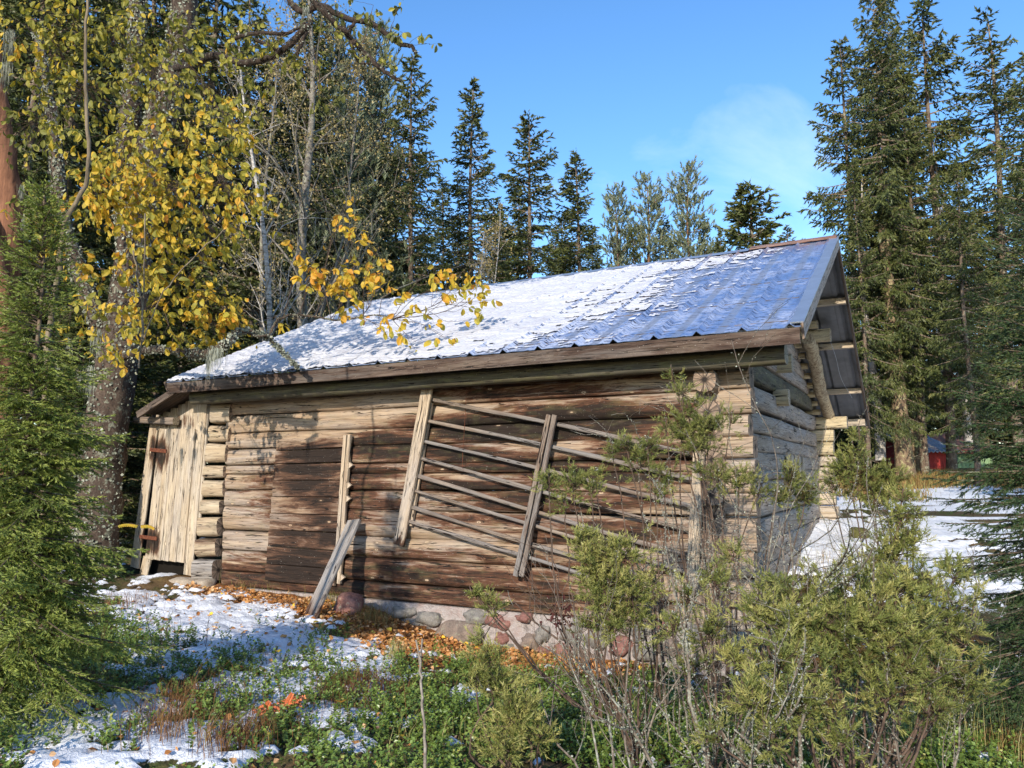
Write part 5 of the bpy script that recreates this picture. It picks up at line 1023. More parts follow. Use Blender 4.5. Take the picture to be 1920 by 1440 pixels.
juniper('tall leader of the big juniper rising against the snow', (1640, 4.6), [(1690, 935, 20, 4.6, 1.0, .1), (1685, 975, 30, 4.6, 1.2, .08), (1700, 1010, 34, 4.6, 1.2, .08), (1672, 1035, 40, 4.6, 1.3, .05), (1650, 1075, 50, 4.6, 1.3, .05), (1712, 965, 18, 4.6, .8, .1)], 109, .2, bare=20)
big = [(1440, 1105, 40, 4.3, 1, .05), (1490, 1120, 50, 4.2, 1.2, -.05), (1550, 1100, 52, 4.2, 1.3, .08), (1610, 1110, 60, 4.1, 1.4, .1), (1680, 1110, 60, 4.1, 1.4, .08), (1740, 1100, 50, 4.2, 1.2, .08), (1790, 1080, 40, 4.2, 1.0, .08), (1420, 1150, 48, 4.0, 1.2, .1), (1480, 1180, 60, 3.9, 1.3, .05),
       (1550, 1170, 66, 3.9, 1.4, .08), (1630, 1175, 70, 3.9, 1.4, .05), (1710, 1170, 66, 3.9, 1.3, .05), (1780, 1150, 52, 4.0, 1.2, .03), (1810, 1200, 46, 4.0, 1., 0), (1460, 1240, 60, 3.7, 1.2, .1), (1530, 1250, 60, 3.7, 1.1, .0), (1610, 1240, 56, 3.8, 1., 0), (1690, 1240, 60, 3.8, 1.2, .03), (1760, 1250, 54, 3.8, 1.1, 0),
       (1800, 1290, 44, 3.9, 1, -.05), (1420, 1310, 56, 3.5, 1.2, .1), (1490, 1320, 60, 3.5, 1.2, .05), (1550, 1330, 44, 3.6, .9, 0), (1660, 1310, 50, 3.7, .9, 0), (1740, 1330, 44, 3.8, .9, -.05), (1830, 1120, 28, 4.2, .8, .1), (1450, 1380, 50, 3.4, .9, .05), (1580, 1390, 40, 3.5, .7, 0), (1380, 1230, 34, 3.8, .9, .1), (1340, 1380, 30, 3.5, .7, .05)]
juniper('big spreading yellow-green juniper filling the lower right', (1575, 3.9), big, 110, .8, bare=170, stemr=.014, k=14, dens=1.2, tone=0.02)
juniper('low green juniper growing in the shade right of the centre twigs', (1330, 4.4), [(1290, 1120, 34, 4.5, .9, -.05), (1340, 1090, 34, 4.5, .9, 0), (1375, 1040, 26, 4.6, .8, .08), (1260, 1180, 34, 4.4, .8, -.05), (1330, 1180, 36, 4.4, .8, -.05), (1300, 1250, 32, 4.3, .7, -.05)], 111, 1.6, bare=120)

# ------------------------------------------------------------------ lichened dead branches in the middle right
def branchwork(name, label, cat, roots, seed, lich, mat, depth=3, l0=.55, spread=.5, r0=.008, ldens=40):
    rs = np.random.RandomState(seed); allp = []; mt, ml = MB(), MB(); first = None
    def grow(p, d, l, r, lev):
        q = [p]
        for v in range(6): d = nrm(d + rs.normal(0, .16, 3) + [0, 0, .02]); q.append(q[-1] + d * l / 6)
        q = np.array(q); tube(mt, q, np.linspace(r, r * .55, 7), 5 if lev == 0 else 3, caps=False, lump=.15, seed=seed)
        if lich: lichen_on(ml, q, int(ldens * l * lich * (1.6 if lev == 0 else 1)), rs, .0085 if lev < 2 else .005, .009 if lev < 2 else .003)
        if lev < depth:
            for b in range(3 if lev < 2 else 2):
                i = rs.randint(1, 7); grow(q[i], nrm(d + rs.normal(0, spread, 3) + [0, 0, .15]), l * rs.uniform(.45, .7), max(.0011, r * .5), lev + 1)
    for (x0, y0, dy, x1, y1, dy1) in roots:
        if y0 == 0:
            bx = px3(x0, 1000, dy)[0]; a = np.array([bx, dy, gz(bx, dy)[0]])
        else: a = px3(x0, y0, dy)
        if first is None: first = a
        b = px3(x1, y1, dy1); grow(a, nrm(b - a), np.linalg.norm(b - a), r0, 0)
    t = thing(name, label, cat, first); mt.build('branch', [mat], t, smooth=True)
    if lich: tag(ml.build('lichen', [M_LICH], t), kind='stuff')
branchwork('dead_shrub', 'dead shrub crusted with pale lichen at the bottom centre right', 'shrub', [(1330, 0, 3.9, 1230, 1195, 4.1), (1350, 0, 3.9, 1300, 1090, 4.2), (1370, 0, 3.8, 1420, 1250, 3.7), (1380, 0, 3.6, 1320, 1330, 3.5), (1420, 0, 3.5, 1500, 1300, 3.5), (1300, 0, 3.9, 1200, 1290, 4.0)], 201, 5.0, M_TWGG, 2, r0=.012)
branchwork('dead_shrub', 'tangle of bare grey twigs against the shaded gable wall', 'shrub', [(1450, 0, 5.3, 1450, 900, 5.4), (1470, 0, 5.2, 1530, 950, 5.3), (1480, 0, 5.2, 1410, 960, 5.3), (1440, 0, 5.4, 1380, 1000, 5.3), (1500, 0, 5.2, 1580, 980, 5.2), (1460, 0, 5.4, 1490, 1000, 5.4)], 202, 1.2, M_TWGG, 3, r0=.010)
branchwork('dead_shrub', 'thin grey shoots with lichen between the bright juniper and right rack post', 'shrub', [(1280, 0, 4.9, 1285, 960, 5.1), (1250, 0, 4.9, 1230, 1000, 5.1), (1310, 0, 4.9, 1350, 1020, 5.0), (1265, 0, 4.9, 1262, 1060, 4.9)], 203, 2.0, M_TWGG, 2, r0=.006)
branchwork('bare_shrub', 'dark leafless shrub bending left over the foundation stones', 'shrub', [(1180, 0, 5.6, 1000, 1090, 5.7), (1190, 0, 5.6, 1040, 1190, 5.7), (1170, 0, 5.6, 1100, 1060, 5.6), (1160, 0, 5.4, 1000, 1200, 5.4)], 204, 0.0, M_TWIG, 2, r0=.009, spread=.35)
branchwork('bare_shrub', 'fan of fine brown twigs below the bright juniper', 'shrub', [(1130, 0, 4.0, 1060, 1190, 4.2), (1150, 0, 4.0, 1130, 1180, 4.2), (1180, 0, 4.0, 1200, 1200, 4.1), (1100, 0, 4.0, 1040, 1260, 4.1), (1160, 0, 4.0, 1240, 1230, 4.0)], 205, .5, M_TWGG, 3, r0=.007)
branchwork('dead_shrub', 'grey twigs speckled with lichen at the bottom right corner of the big juniper', 'shrub', [(1620, 0, 4.3, 1600, 1000, 4.6), (1640, 0, 4.3, 1560, 1060, 4.6), (1740, 0, 4.0, 1800, 1260, 4.0), (1660, 0, 3.6, 1700, 1330, 3.6)], 206, 1.2, M_TWGG, 3, r0=.007)
# small dark wilted seedling
t = thing('wilted_plant', 'dark shrivelled wilted plant in front of the foundation stones', 'plant', on_ground(1075, 1250)); mb = MB(); rs = np.random.RandomState(9)
p0 = on_ground(1085, 1262); c = px3(1045, 1160, 5.6); st = smooth_path([p0, px3(1062, 1210, 5.6), c, px3(1075, 1125, 5.6)], 5); tube(mb, st, .005, 5); mb.build('stem', [M_TWIG], t)
mb = MB(); n = 90; P = c + rs.normal(0, .05, (n, 3)) + np.array([.03, 0, .02]); scatter(mb, [(0, 0, 0), (-.3, .4, .1), (0, 1, 0.2), (.3, .5, .15)], [[0, 3, 2], [0, 2, 1]], frames(rs.normal(size=(n, 3)) + [0, 0, -.5], rs=rs, scale=rs.uniform(.02, .05, n)), P); mb.build('leaves', [plain('wilted_leaf', (.07, .02, .018))], t)

# ------------------------------------------------------------------ the old willow
rs = np.random.RandomState(31); WD = 12.0
WBASE = np.array([px3(182, 1100, WD)[0], WD, 0]); WBASE[2] = gz(WBASE[0], WD)[0]
WIL = thing('old_willow', 'large old willow with lichen-crusted trunks and drooping yellow leaves', 'tree', WBASE)
def wpath(L, y): return [px3(a, b, (y if len(c) == 0 else c[0])) for (a, b, *c) in L]
mt, ml, mr = MB(), MB(), MB()
def limb(pl, rads, mb, y=WD, n=12, lump=.16, lich=0, sd=1, ls=.035, sub=6, jit=.006, mi=0):
    P = smooth_path(wpath(pl, y), sub, jit, rs); R = np.interp(np.linspace(0, 1, len(P)), np.linspace(0, 1, len(rads)), np.array(rads) / F_PX * y); tube(mb, P, R, n, lump=lump, seed=sd, mi=mi)
    if lich:
        i = rs.randint(0, len(P) - 1, lich); f = rs.rand(lich, 1); c = P[i] * (1 - f) + P[i + 1] * f; a = nrm(rs.normal(size=(lich, 3))); ax = nrm(P[i + 1] - P[i]); a = nrm(a - ax * (a * ax).sum(1, keepdims=True)); a[:, 1] = -abs(a[:, 1]); pos = c + a * R[i][:, None] * rs.uniform(.92, 1.08, (lich, 1))
        scatter(ml, [(0, 0, 0), (-.5, .4, .15), (-.2, 1, .3), (.3, .8, .05), (.5, .3, .2)], [[0, 4, 3], [0, 3, 2], [0, 2, 1]], frames(rs.normal(size=(lich, 3)), a, scale=ls * rs.uniform(.4, 1.4, lich)), pos, rs.rand(lich))
    return P
limb([(180, 1180), (182, 1000), (196, 830), (225, 650), (248, 520), (275, 330), (302, 220), (335, 100), (352, -80)], [44, 40, 38, 36, 33, 30, 28, 26, 24], mt, lich=4500, sd=1)
limb([(250, 540), (236, 400), (242, 250), (255, 80), (262, -80)], [20, 20, 19, 17, 15], mt, lich=3500, sd=2)
limb([(225, 720), (170, 560), (120, 420), (100, 250), (70, 60)], [18, 17, 14, 12, 8], mt, lich=2500, sd=3)
limb([(0, 1000, 11.5), (2, 700, 11.5), (12, 520, 11.5), (18, 400, 11.5), (10, 300, 11.4), (-2, 200, 11.3), (-20, 60, 11.2)], [28, 26, 26, 25, 22, 18, 16], mr, y=11.5, sd=4)
limb([(-35, 400, 11.2), (-12, 480, 11.2), (5, 560, 11.3), (4, 650, 11.4)], [20, 20, 20, 18], mr, y=11.3, sd=6)
limb([(330, 128, 11.5), (365, 120, 11), (400, 105, 10.5), (460, 118, 10), (520, 102, 9.6), (565, 62, 9.4), (585, 40, 9.4)], [9, 9, 8, 7, 6, 6, 5], mt, y=10, sd=5, n=8, lich=150, ls=.022, mi=2)
DB = [[(560, -60, 9.6), (585, -5, 9.6), (610, 25, 9.6), (655, 70, 9.6), (690, 105, 9.6), (722, 135, 9.6), (752, 152, 9.6)], [(520, -40, 9.8), (560, 20, 9.7), (600, 12, 9.7), (650, 35, 9.7), (692, 42, 9.7), (722, 62, 9.7), (745, 80, 9.7), (772, 88, 9.7), (780, 100, 9.7)],
      [(600, 10, 9.6), (648, 60, 9.5), (668, 40, 9.5), (710, 50, 9.5)], [(440, 72, 9.9), (480, 62, 9.9), (540, 62, 9.8), (575, 40, 9.7)], [(645, 45, 9.6), (660, 85, 9.6), (672, 115, 9.6), (700, 120, 9.6)], [(480, 75, 9.9), (530, 98, 9.9), (520, 108, 9.8)], [(575, 60, 9.7), (560, 95, 9.7), (548, 118, 9.8)]]
for k, p in enumerate(DB): limb(p, [7, 6.5, 6, 5, 3.5] if k < 2 else [4.5, 4, 2.5], mt, y=9.2, n=7, lich=90 if k < 2 else 30, sd=10 + k, ls=.02, mi=2)
LB = [[(235, 668, 11.6), (275, 656, 11), (320, 655, 10.4), (365, 664, 9.8), (395, 662, 9.4), (425, 645, 9.0), (448, 622, 9.3), (478, 624, 9.4), (505, 636, 9.5), (530, 660, 9.6), (560, 690, 9.7)], [(448, 622, 9.3), (500, 630, 9.4), (520, 600, 9.5), (560, 590, 9.5), (640, 600, 9.5), (700, 590, 9.5), (740, 600, 9.5)]]
limb(LB[0], [9, 8, 8, 9, 9, 8, 5, 4, 3, 3, 2], mt, y=9.5, n=7, lich=1800, sd=20, ls=.028); limb(LB[1], [3, 2.6, 2.2, 1.6, 1.2], mt, y=8.2, n=6, lich=300, sd=21, ls=.012)
def twig(P0, P1, r=.004, sag=.0, m=6, jit=.02):
    L_ = np.linalg.norm(P1 - P0); mid = (P0 + P1) / 2 + rs.normal(0, .08, 3) * L_ + [0, 0, sag * L_]; q = smooth_path([P0, mid, P1], 5, jit * .15, rs); tube(mt, q, np.linspace(r, r * .35, len(q)), 4, mi=1, caps=False); return q
def leafmesh(tint, bend, seed, w=.30):
    r = np.random.RandomState(seed); mb = MB(); ys_ = np.array([0, .18, .42, .68, .88, 1.0]); ws = np.array([.02, .55, .95, 1.0, .6, .03]) * w; V = []
    for y_, w_ in zip(ys_, ws):
        zc = -bend * y_ * y_; V += [(-w_, y_, zc + .35 * w_ + r.normal(0, .012)), (0, y_, zc), (w_, y_, zc + .35 * w_ + r.normal(0, .012))]
    F = [[3 * i + a, 3 * i + a + 1, 3 * i + a + 4, 3 * i + a + 3] for i in range(5) for a in (0, 1)]; mb.add(V, F, None, tint); return np.array(V), np.array(F), mb.mesh('leaf', [M_WLF])
LM = [leafmesh(t, b, i) for i, (t, b) in enumerate([(.15, .2), (.35, .35), (.5, .15), (.6, .4), (.7, .25), (.85, .3), (.45, .5), (.28, .3), (.62, .1), (.95, .2)])]
CL = [ # px, py, rx, ry, leaves, distance, tint
 (100, 95, 90, 85, 90, 5.8, .42), (215, 60, 100, 60, 95, 6.0, .32), (330, 80, 90, 80, 80, 6.2, .32), (440, 70, 60, 60, 42, 6.4, .35), (150, 190, 120, 70, 95, 5.8, .36), (290, 190, 80, 60, 70, 5.8, .35), (390, 180, 60, 60, 44, 6.0, .38), (60, 250, 60, 80, 50, 6.0, .22), (230, 300, 100, 60, 95, 5.6, .42),
 (350, 265, 80, 40, 70, 5.6, .5), (430, 260, 50, 45, 44, 5.6, .52), (190, 370, 50, 55, 75, 5.2, .58), (235, 350, 60, 50, 60, 5.2, .6), (330, 370, 85, 60, 100, 5.3, .55), (430, 375, 60, 50, 60, 5.4, .52), (480, 375, 30, 25, 16, 5.5, .5), (290, 450, 60, 38, 50, 5.4, .55), (355, 470, 50, 30, 30, 5.5, .55), (120, 495, 28, 32, 20, 5.0, .6),
 (260, 520, 60, 38, 44, 5.4, .52), (335, 530, 60, 30, 34, 5.6, .52), (60, 380, 50, 40, 30, 6.0, .2), (285, 590, 50, 45, 34, 5.4, .55), (390, 570, 50, 40, 50, 5.6, .6), (405, 620, 55, 26, 34, 5.8, .6), (210, 600, 60, 40, 26, 5.6, .45), (200, 668, 38, 16, 16, 5.2, .6), (450, 608, 24, 12, 10, 6.0, .7), (110, 30, 80, 40, 50, 5.8, .4), (100, 430, 60, 40, 26, 6.0, .35), (330, 640, 60, 25, 14, 6.0, .5), (420, 450, 50, 40, 24, 6.2, .45), (470, 200, 40, 50, 24, 6.4, .3), (150, 600, 40, 40, 14, 5.8, .45), (20, 60, 30, 50, 24, 5.4, .6),
 (560, 480, 22, 18, 11, 6.0, .65), (590, 525, 36, 20, 26, 6.1, .68), (650, 385, 24, 20, 14, 6.2, .75), (655, 435, 28, 26, 20, 6.2, .72), (620, 515, 50, 30, 48, 6.1, .7), (665, 505, 46, 36, 50, 6.1, .7), (712, 470, 28, 26, 26, 6.2, .66), (705, 520, 36, 22, 28, 6.1, .7), (650, 560, 40, 18, 22, 6.0, .72), (820, 500, 22, 18, 18, 6.3, .66), (868, 515, 36, 22, 30, 6.3, .66),
 (900, 540, 30, 18, 26, 6.3, .62), (912, 570, 22, 25, 14, 6.3, .55), (840, 545, 36, 14, 14, 6.2, .66), (715, 625, 25, 12, 10, 6.0, .62), (780, 645, 28, 12, 9, 6.0, .6), (830, 630, 28, 10, 9, 6.0, .66), (770, 592, 60, 18, 22, 6.1, .7), (530, 600, 20, 18, 7, 6.0, .6), (740, 540, 20, 14, 8, 6.1, .6), (690, 600, 50, 12, 12, 6, .72),
 (700, 15, 50, 20, 30, 6.8, .12), (760, 65, 40, 18, 22, 6.8, .14), (805, 85, 24, 12, 12, 6.8, .16), (640, 70, 60, 40, 36, 6.9, .18), (560, 110, 60, 50, 40, 7.0, .25), (500, 60, 50, 50, 40, 7.0, .25), (500, 150, 50, 50, 26, 7.2, .28), (745, 20, 20, 20, 8, 6.8, .12), (600, 180, 60, 30, 20, 7, .2), (700, 110, 40, 30, 14, 6.8, .15)]
ANCH = {'L': px3(290, 250, 8.4), 'R': px3(640, 600, 6.2), 'T': px3(650, 45, 6.7)}
allL = []
for ci, (cx, cy, rx, ry, n, y, tn) in enumerate(CL):
    tn = tn + (.07 if cy > 230 else .03) * (cx < 500); y = y * (1.62 if cx < 500 else 1.56 if cy > 200 else 1.35); n = int(n * (3.7 if cx < 500 else 1.4)); c = px3(cx, cy, y); r = np.array([rx / F_PX * y, (.55 if cx < 500 else .2), ry / F_PX * y])
    if cy < 200 and cx > 470: a = px3(min(max(cx - 20, 560), 740), 60 if cx < 700 else 80, 9.2)
    elif cx >= 520 and cy > 350: a = px3(min(cx - 30, 730) if cx < 760 else 735, 598, 9.55)
    else: a = px3(cx * .75 + 60, cy - 60 if cy > 120 else cy + 40, y + 1.0)
    main = twig(a, c + [0, 0, r[2] * .3], .006 if n > 30 else .0045)
    left = n
    while left > 0:
        e = c + rs.uniform(-1.1, 1.1, 3) * r; b = main[rs.randint(3, len(main))]; q = twig(b, e, .0028); k = min(left, rs.randint(4, 8)); left -= k
        for v in range(k):
            p = q[-1 - rs.randint(0, max(2, len(q) // 2))] + rs.normal(0, .012, 3); out = nrm(e - b); d = nrm(out * .5 + rs.normal(0, .55, 3) + [0, 0, -.75]); allL.append((p, d, np.clip(tn - (.14 if cx < 500 and rs.rand() < .35 else 0) + rs.normal(0, .14) + (.25 if rs.rand() < .07 else 0), 0, 1), (.082 if cx < 500 else .092 if cy > 200 else .075) * rs.uniform(.55, 1.35)))
P = np.array([a[0] for a in allL]); D = np.array([a[1] for a in allL]); TN = np.array([a[2] for a in allL]); S = np.array([a[3] for a in allL]); nn = len(allL)
Nn = rs.normal(size=(nn, 3)) + [-.35, -.9, .35]; R = frames(D, Nn, scale=S); pxx, pyy = proj(P); vis = (pxx > 5) & (pxx < 1915) & (pyy > 5) & (pyy < 900)
order = np.argsort(-(S / P[:, 1]) * np.where(vis, 1, 0) * np.where((TN > .4), 1.3, 1)); single = order[:300]; rest = order[300:]
mrest = MB(); tmp = np.array([LM[i % 10][0] for i in range(10)])
for v in range(5):
    ii = rest[v::5]; scatter(mrest, LM[v][0], LM[v][1], R[ii], P[ii], TN[ii])
tints = np.array([.15, .35, .5, .6, .7, .85, .45, .28, .62, .95])
for i in single:
    k = int(np.argmin(abs(tints - TN[i]) + rs.rand(10) * .1)); o = bpy.data.objects.new('leaf', LM[k][2]); COL.objects.link(o); o.parent = WIL
    o.matrix_parent_inverse = Matrix.Identity(4); m4 = np.eye(4); m4[:3, :3] = R[i]; m4[:3, 3] = P[i] - WBASE; o.matrix_basis = Matrix(m4.tolist())
o = mrest.build('leaves', [M_WLF], WIL); o['kind'] = 'stuff'
mt.build('trunk', [M_TWIL, M_TWIG, M_TDRK], WIL, smooth=True); mr.build('bare_trunk', [M_TRED], WIL, smooth=True)['label'] = 'barkless reddish trunk at the left edge'
# hanging beard lichen
for (x, y, d, w, h) in [(405, 655, 6.3, 14, 46), (392, 668, 6.3, 6, 50), (18, 60, 6.6, 12, 90), (40, 350, 6.8, 6, 40), (130, 640, 7, 6, 40), (150, 700, 7, 5, 36), (575, 15, 6.7, 6, 30), (45, 410, 7.2, 5, 30), (8, 120, 6.6, 14, 60), (180, 620, 7.6, 10, 60), (108, 690, 7, 6, 60), (325, 70, 7.8, 6, 40), (170, 690, 7.6, 10, 70)]:
    n = int(w * 9); x0 = x + rs.normal(0, w * .5, n); d = d * 1.4; tops = np.array([px3(a, y + rs.normal(0, 3), d) for a in x0]); L_ = h / F_PX * d * rs.uniform(.3, 1.1, n); sd = rs.normal(0, .0025, (n, 3)); sd[:, 2] = 0
    V = np.stack([tops - sd, tops + sd, tops + np.stack([rs.normal(0, .02, n), rs.normal(0, .02, n), -L_], 1)], 1).reshape(-1, 3); ml.add(V, np.arange(len(V)).reshape(-1, 3), None, rs.rand(len(V)))
tag(ml.build('lichen', [M_LICH], WIL), kind='stuff')
# sapling with a lit stem
t = thing('sapling', 'thin pale sapling stem rising in front of the willow', 'sapling', px3(88, 700, 5.9)); mb = MB(); P = smooth_path(wpath([(78, 1150), (85, 760), (92, 620), (108, 520), (122, 420), (165, 330), (162, 200), (160, 90), (168, -60)], 5.9), 6, .004, rs); tube(mb, P, np.linspace(.026, .010, len(P)), 7, lump=.08); mb.build('stem', [M_SAP], t, smooth=True)
mb = MB(); P = smooth_path(wpath([(540, -0 + 640), (545, 560), (538, 470), (520, 420)], 6.4), 5); mb = MB()
for (pl, r) in [([(260, 690), (268, 600), (262, 540), (250, 470)], 3), ([(258, 660), (300, 560), (345, 500), (420, 430)], 2.2), ([(268, 640), (268, 560), (272, 400)], 2.4)]:
    tube(mb, smooth_path(wpath(pl, 6.0), 5, .005, rs), r * .6 / F_PX * 6, 5, caps=False)
tag(mb.build('willow_shoots', [M_SAP], smooth=True), 'straight pale willow shoots rising above the roof\'s left corner', 'shoots')

# rowan-like yellow fronds by the door
t = thing('rowan_twig', 'yellow feathered rowan leaves in front of the plank door', 'twig', px3(240, 990, 7.5)); mb = MB(); ml2 = MB()
for (a, b) in [((262, 985), (216, 985)), ((262, 985), (294, 990))]:
    A0, B0 = px3(*a, 7.5), px3(*b, 7.5); q = smooth_path([A0, (A0 + B0) / 2 + [0, 0, .015], B0 - [0, 0, .01]], 6); tube(mb, q, .0025, 4)
    for k in range(9):
        for sgn in (1, -1):
            p = q[min(len(q) - 1, 1 + k)]; d = nrm((B0 - A0) * .5 + np.array([0, -.05, -.14 * 1]) * 1.2 + np.array([0, 0, .10]) * (sgn > 0)); scatter(ml2, LM[0][0] * [.8, 1, 1], LM[0][1], frames(d[None], np.array([[0, -1, .3 * sgn]]), scale=.034), p[None], .5 + .3 * rs.rand())
mb.build('stem', [M_TWIG], t); ml2.build('leaflets', [M_WLF], t)
# ------------------------------------------------------------------ ground cover
rs = np.random.RandomState(55)
def sample_ground(n, x0, x1, y0, y1):
    x = rs.uniform(x0, x1, n); y = y0 + (y1 - y0) * rs.rand(n) ** 1.25; z, sn, lit = surf(x, y); px, py = proj(np.stack([x, y, z], -1)); return x, y, z, sn, lit, px, py
LEAFQ = np.array([(0, 0, 0), (-.36, .45, .05), (0, 1, -.05), (.36, .45, .05)])
def berry():
    x, y, z, sn, lit, px, py = sample_ground(70000, -4.6, 4.6, 2.9, 9.2)
    cl = fbm(x * 2.6, y * 2.6, 91, 4); dense = np.maximum(blobs(px, py, [(150, 1230, 220, 70, .1), (600, 1225, 55, 55, .2), (480, 1270, 140, 40, 0), (1150, 1400, 300, 60, 0), (760, 1350, 350, 80, 0), (230, 1200, 90, 40, 0), (1700, 1400, 250, 60, 0)]), 0)
    foot = np.linalg.norm(np.stack([x, y], 1) - G0[:2], axis=1)
    inside = ((np.stack([x, y], 1) - G0[:2]) @ B_[:2] > -.15) & ((np.stack([x, y], 1) - G0[:2]) @ A_[:2] > -.2)
    p = np.clip((cl - .40) * 4 + dense * .9, 0, 1) * (1 - .96 * np.clip(sn * 1.5, 0, 1) * (1 - .2 * dense)) * (1 - .9 * np.clip(lit * 1.6, 0, 1)) * np.where(y > 7.6, .35, 1)
    ok = (rs.rand(len(x)) < p * .66) & ~inside & (px > -40) & (px < 1960) & (py < 1520); x, y, z, cl = x[ok], y[ok], z[ok], cl[ok]; n = len(x)
    h = rs.uniform(.05, .15, n) * (.6 + cl); k = 14; u = (np.arange(k)[None] + rs.rand(n, k)) / k; lean = rs.normal(0, .35, (n, 2)); base = np.stack([x, y, z - .01], 1)
    st = np.stack([lean[:, 0] * h, lean[:, 1] * h, h], 1); P = base[:, None] + st[:, None] * (.25 + .75 * u)[..., None]; az = rs.rand(n, k) * 6.28; el = rs.uniform(.1, .9, (n, k))
    D = np.stack([np.cos(az) * np.cos(el), np.sin(az) * np.cos(el), np.sin(el)], -1).reshape(-1, 3); up = np.zeros_like(D); up[:, 2] = 1; up += rs.normal(0, .4, up.shape)
    tone = np.clip(.42 + rs.normal(0, .10, n)[:, None] + .28 * u + rs.normal(0, .1, (n, k)), 0, 1); tone[rs.rand(n, k) < .02] = 0
    mb = MB(); sc = rs.uniform(.019, .030, n * k); scatter(mb, LEAFQ, [[0, 3, 2, 1]], frames(D, up, scale=sc), P.reshape(-1, 3), tone.ravel())
    sd = rs.normal(0, .0012, (n, 3)); V = np.stack([base - sd, base + sd, base + st], 1).reshape(-1, 3); mb.add(V, np.arange(len(V)).reshape(-1, 3), None, 0., 1)
    o = mb.build('lingonberry_plants', [M_LIN, M_TWIG]); tag(o, 'evergreen lingonberry plants covering the ground between the snow patches', 'ground cover', kind='stuff')
berry()
def blades(name, label, cat, spots, n, hmin, hmax, w, seed, att, mat=None, bend=.5):
    r = np.random.RandomState(seed); X, Y, A, H = [], [], [], []
    for (px, py, rx, ry, f, a) in spots:
        c = on_ground(px, py); m = int(n * f); sx = rx / F_PX * c[1]; q = on_ground(px, py + ry); sy = max(.08, abs(q[1] - c[1])); X.append(c[0] + r.normal(0, .5, m) * sx); Y.append(c[1] + r.normal(0, .5, m) * sy); A.append(np.clip(a + r.normal(0, .12, m), 0, 1))
    x, y, A = np.concatenate(X), np.concatenate(Y), np.concatenate(A); m = len(x); z = surf(x, y)[0] - .01; h = r.uniform(hmin, hmax, m); az = r.rand(m) * 6.28; b = bend * r.uniform(.2, 1.2, m) * h
    d = np.stack([np.cos(az), np.sin(az), 0 * az], 1); P = np.stack([x, y, z], 1); sd = np.stack([-np.sin(az + .6), np.cos(az + .6), 0 * az], 1) * w / 2; up = np.array([0, 0, 1.])
    m1 = P + d * (b * .25)[:, None] + up * (h * .55)[:, None]; t = P + d * b[:, None] + up * (h * .95)[:, None]; V = np.stack([P - sd, P + sd, m1 + sd * .8, m1 - sd * .8, t], 1).reshape(-1, 3); i = np.arange(m)[:, None] * 5
    mb = MB(); mb.add(V, np.concatenate([i + [[0, 1, 2]], i + [[0, 2, 3]], i + [[3, 2, 4]]]), None, np.repeat(A, 5)); o = mb.build(name, [mat or M_GRS]); tag(o, label, cat, kind='stuff')
blades('dry_grass', 'brown and yellow dry grass tufts along the wall and between the berry plants', 'grass', [(640, 1130, 60, 16, 1, .6), (540, 1106, 80, 8, 1.2, .6), (480, 1100, 40, 6, .5, .55), (700, 1165, 40, 20, .9, .5), (340, 1330, 60, 50, .6, .3), (450, 1410, 60, 40, .5, .3), (670, 1310, 80, 30, .9, .15), (320, 1390, 60, 40, .3, .25), (740, 1240, 14, 16, .3, .9), (1650, 1370, 200, 60, 1.5, .6), (1830, 1340, 120, 80, 2.2, .45),
    (960, 1250, 100, 14, .4, .7), (1060, 1235, 60, 10, .3, .6), (230, 1140, 60, 20, .4, .2), (1200, 1330, 200, 60, .3, .2), (60, 1190, 80, 60, .6, .2), (1580, 1060, 80, 30, .6, .5), (1750, 1200, 90, 60, .8, .3), (860, 1400, 200, 40, .15, .75), (1900, 1420, 60, 40, .8, .4), (1560, 1420, 80, 30, .6, .5)], 620, .08, .22, .004, 3, .5)
blades('tall_grass', 'tall thin straw stalks standing in the lower right undergrowth', 'grass', [(1640, 1400, 120, 50, 1, .95), (1840, 1380, 120, 60, 1.2, .9), (1760, 1420, 120, 40, 1, .8), (1700, 1300, 90, 40, .4, .9), (500, 1380, 300, 60, .35, .1), (250, 1240, 200, 50, .2, .1), (1250, 1400, 150, 40, .4, .85)], 120, .25, .5, .003, 4, .9, bend=.35)
blades('field_grass', 'tawny grass at the edge of the snowy field before the sheds', 'grass', [(1700, 912, 120, 10, 4, .5), (1820, 906, 100, 8, 4, .5), (1600, 915, 60, 8, 2, .5), (1900, 915, 60, 10, 2, .45), (1640, 935, 80, 10, 1, .5)], 900, .12, .4, .02, 5, .5)
blades('heather', 'dark reddish heather stems between the berry plants', 'heather', [(335, 1325, 60, 55, 1.0, .15), (720, 1330, 90, 40, 1, .08), (450, 1400, 50, 40, 1, .1), (1000, 1290, 120, 30, .7, .05), (180, 1300, 120, 40, .6, .1), (480, 1240, 100, 20, .3, .1), (1150, 1290, 120, 40, .4, .05), (860, 1280, 120, 30, .4, .05)], 380, .06, .2, .003, 6, .1, bend=.9)

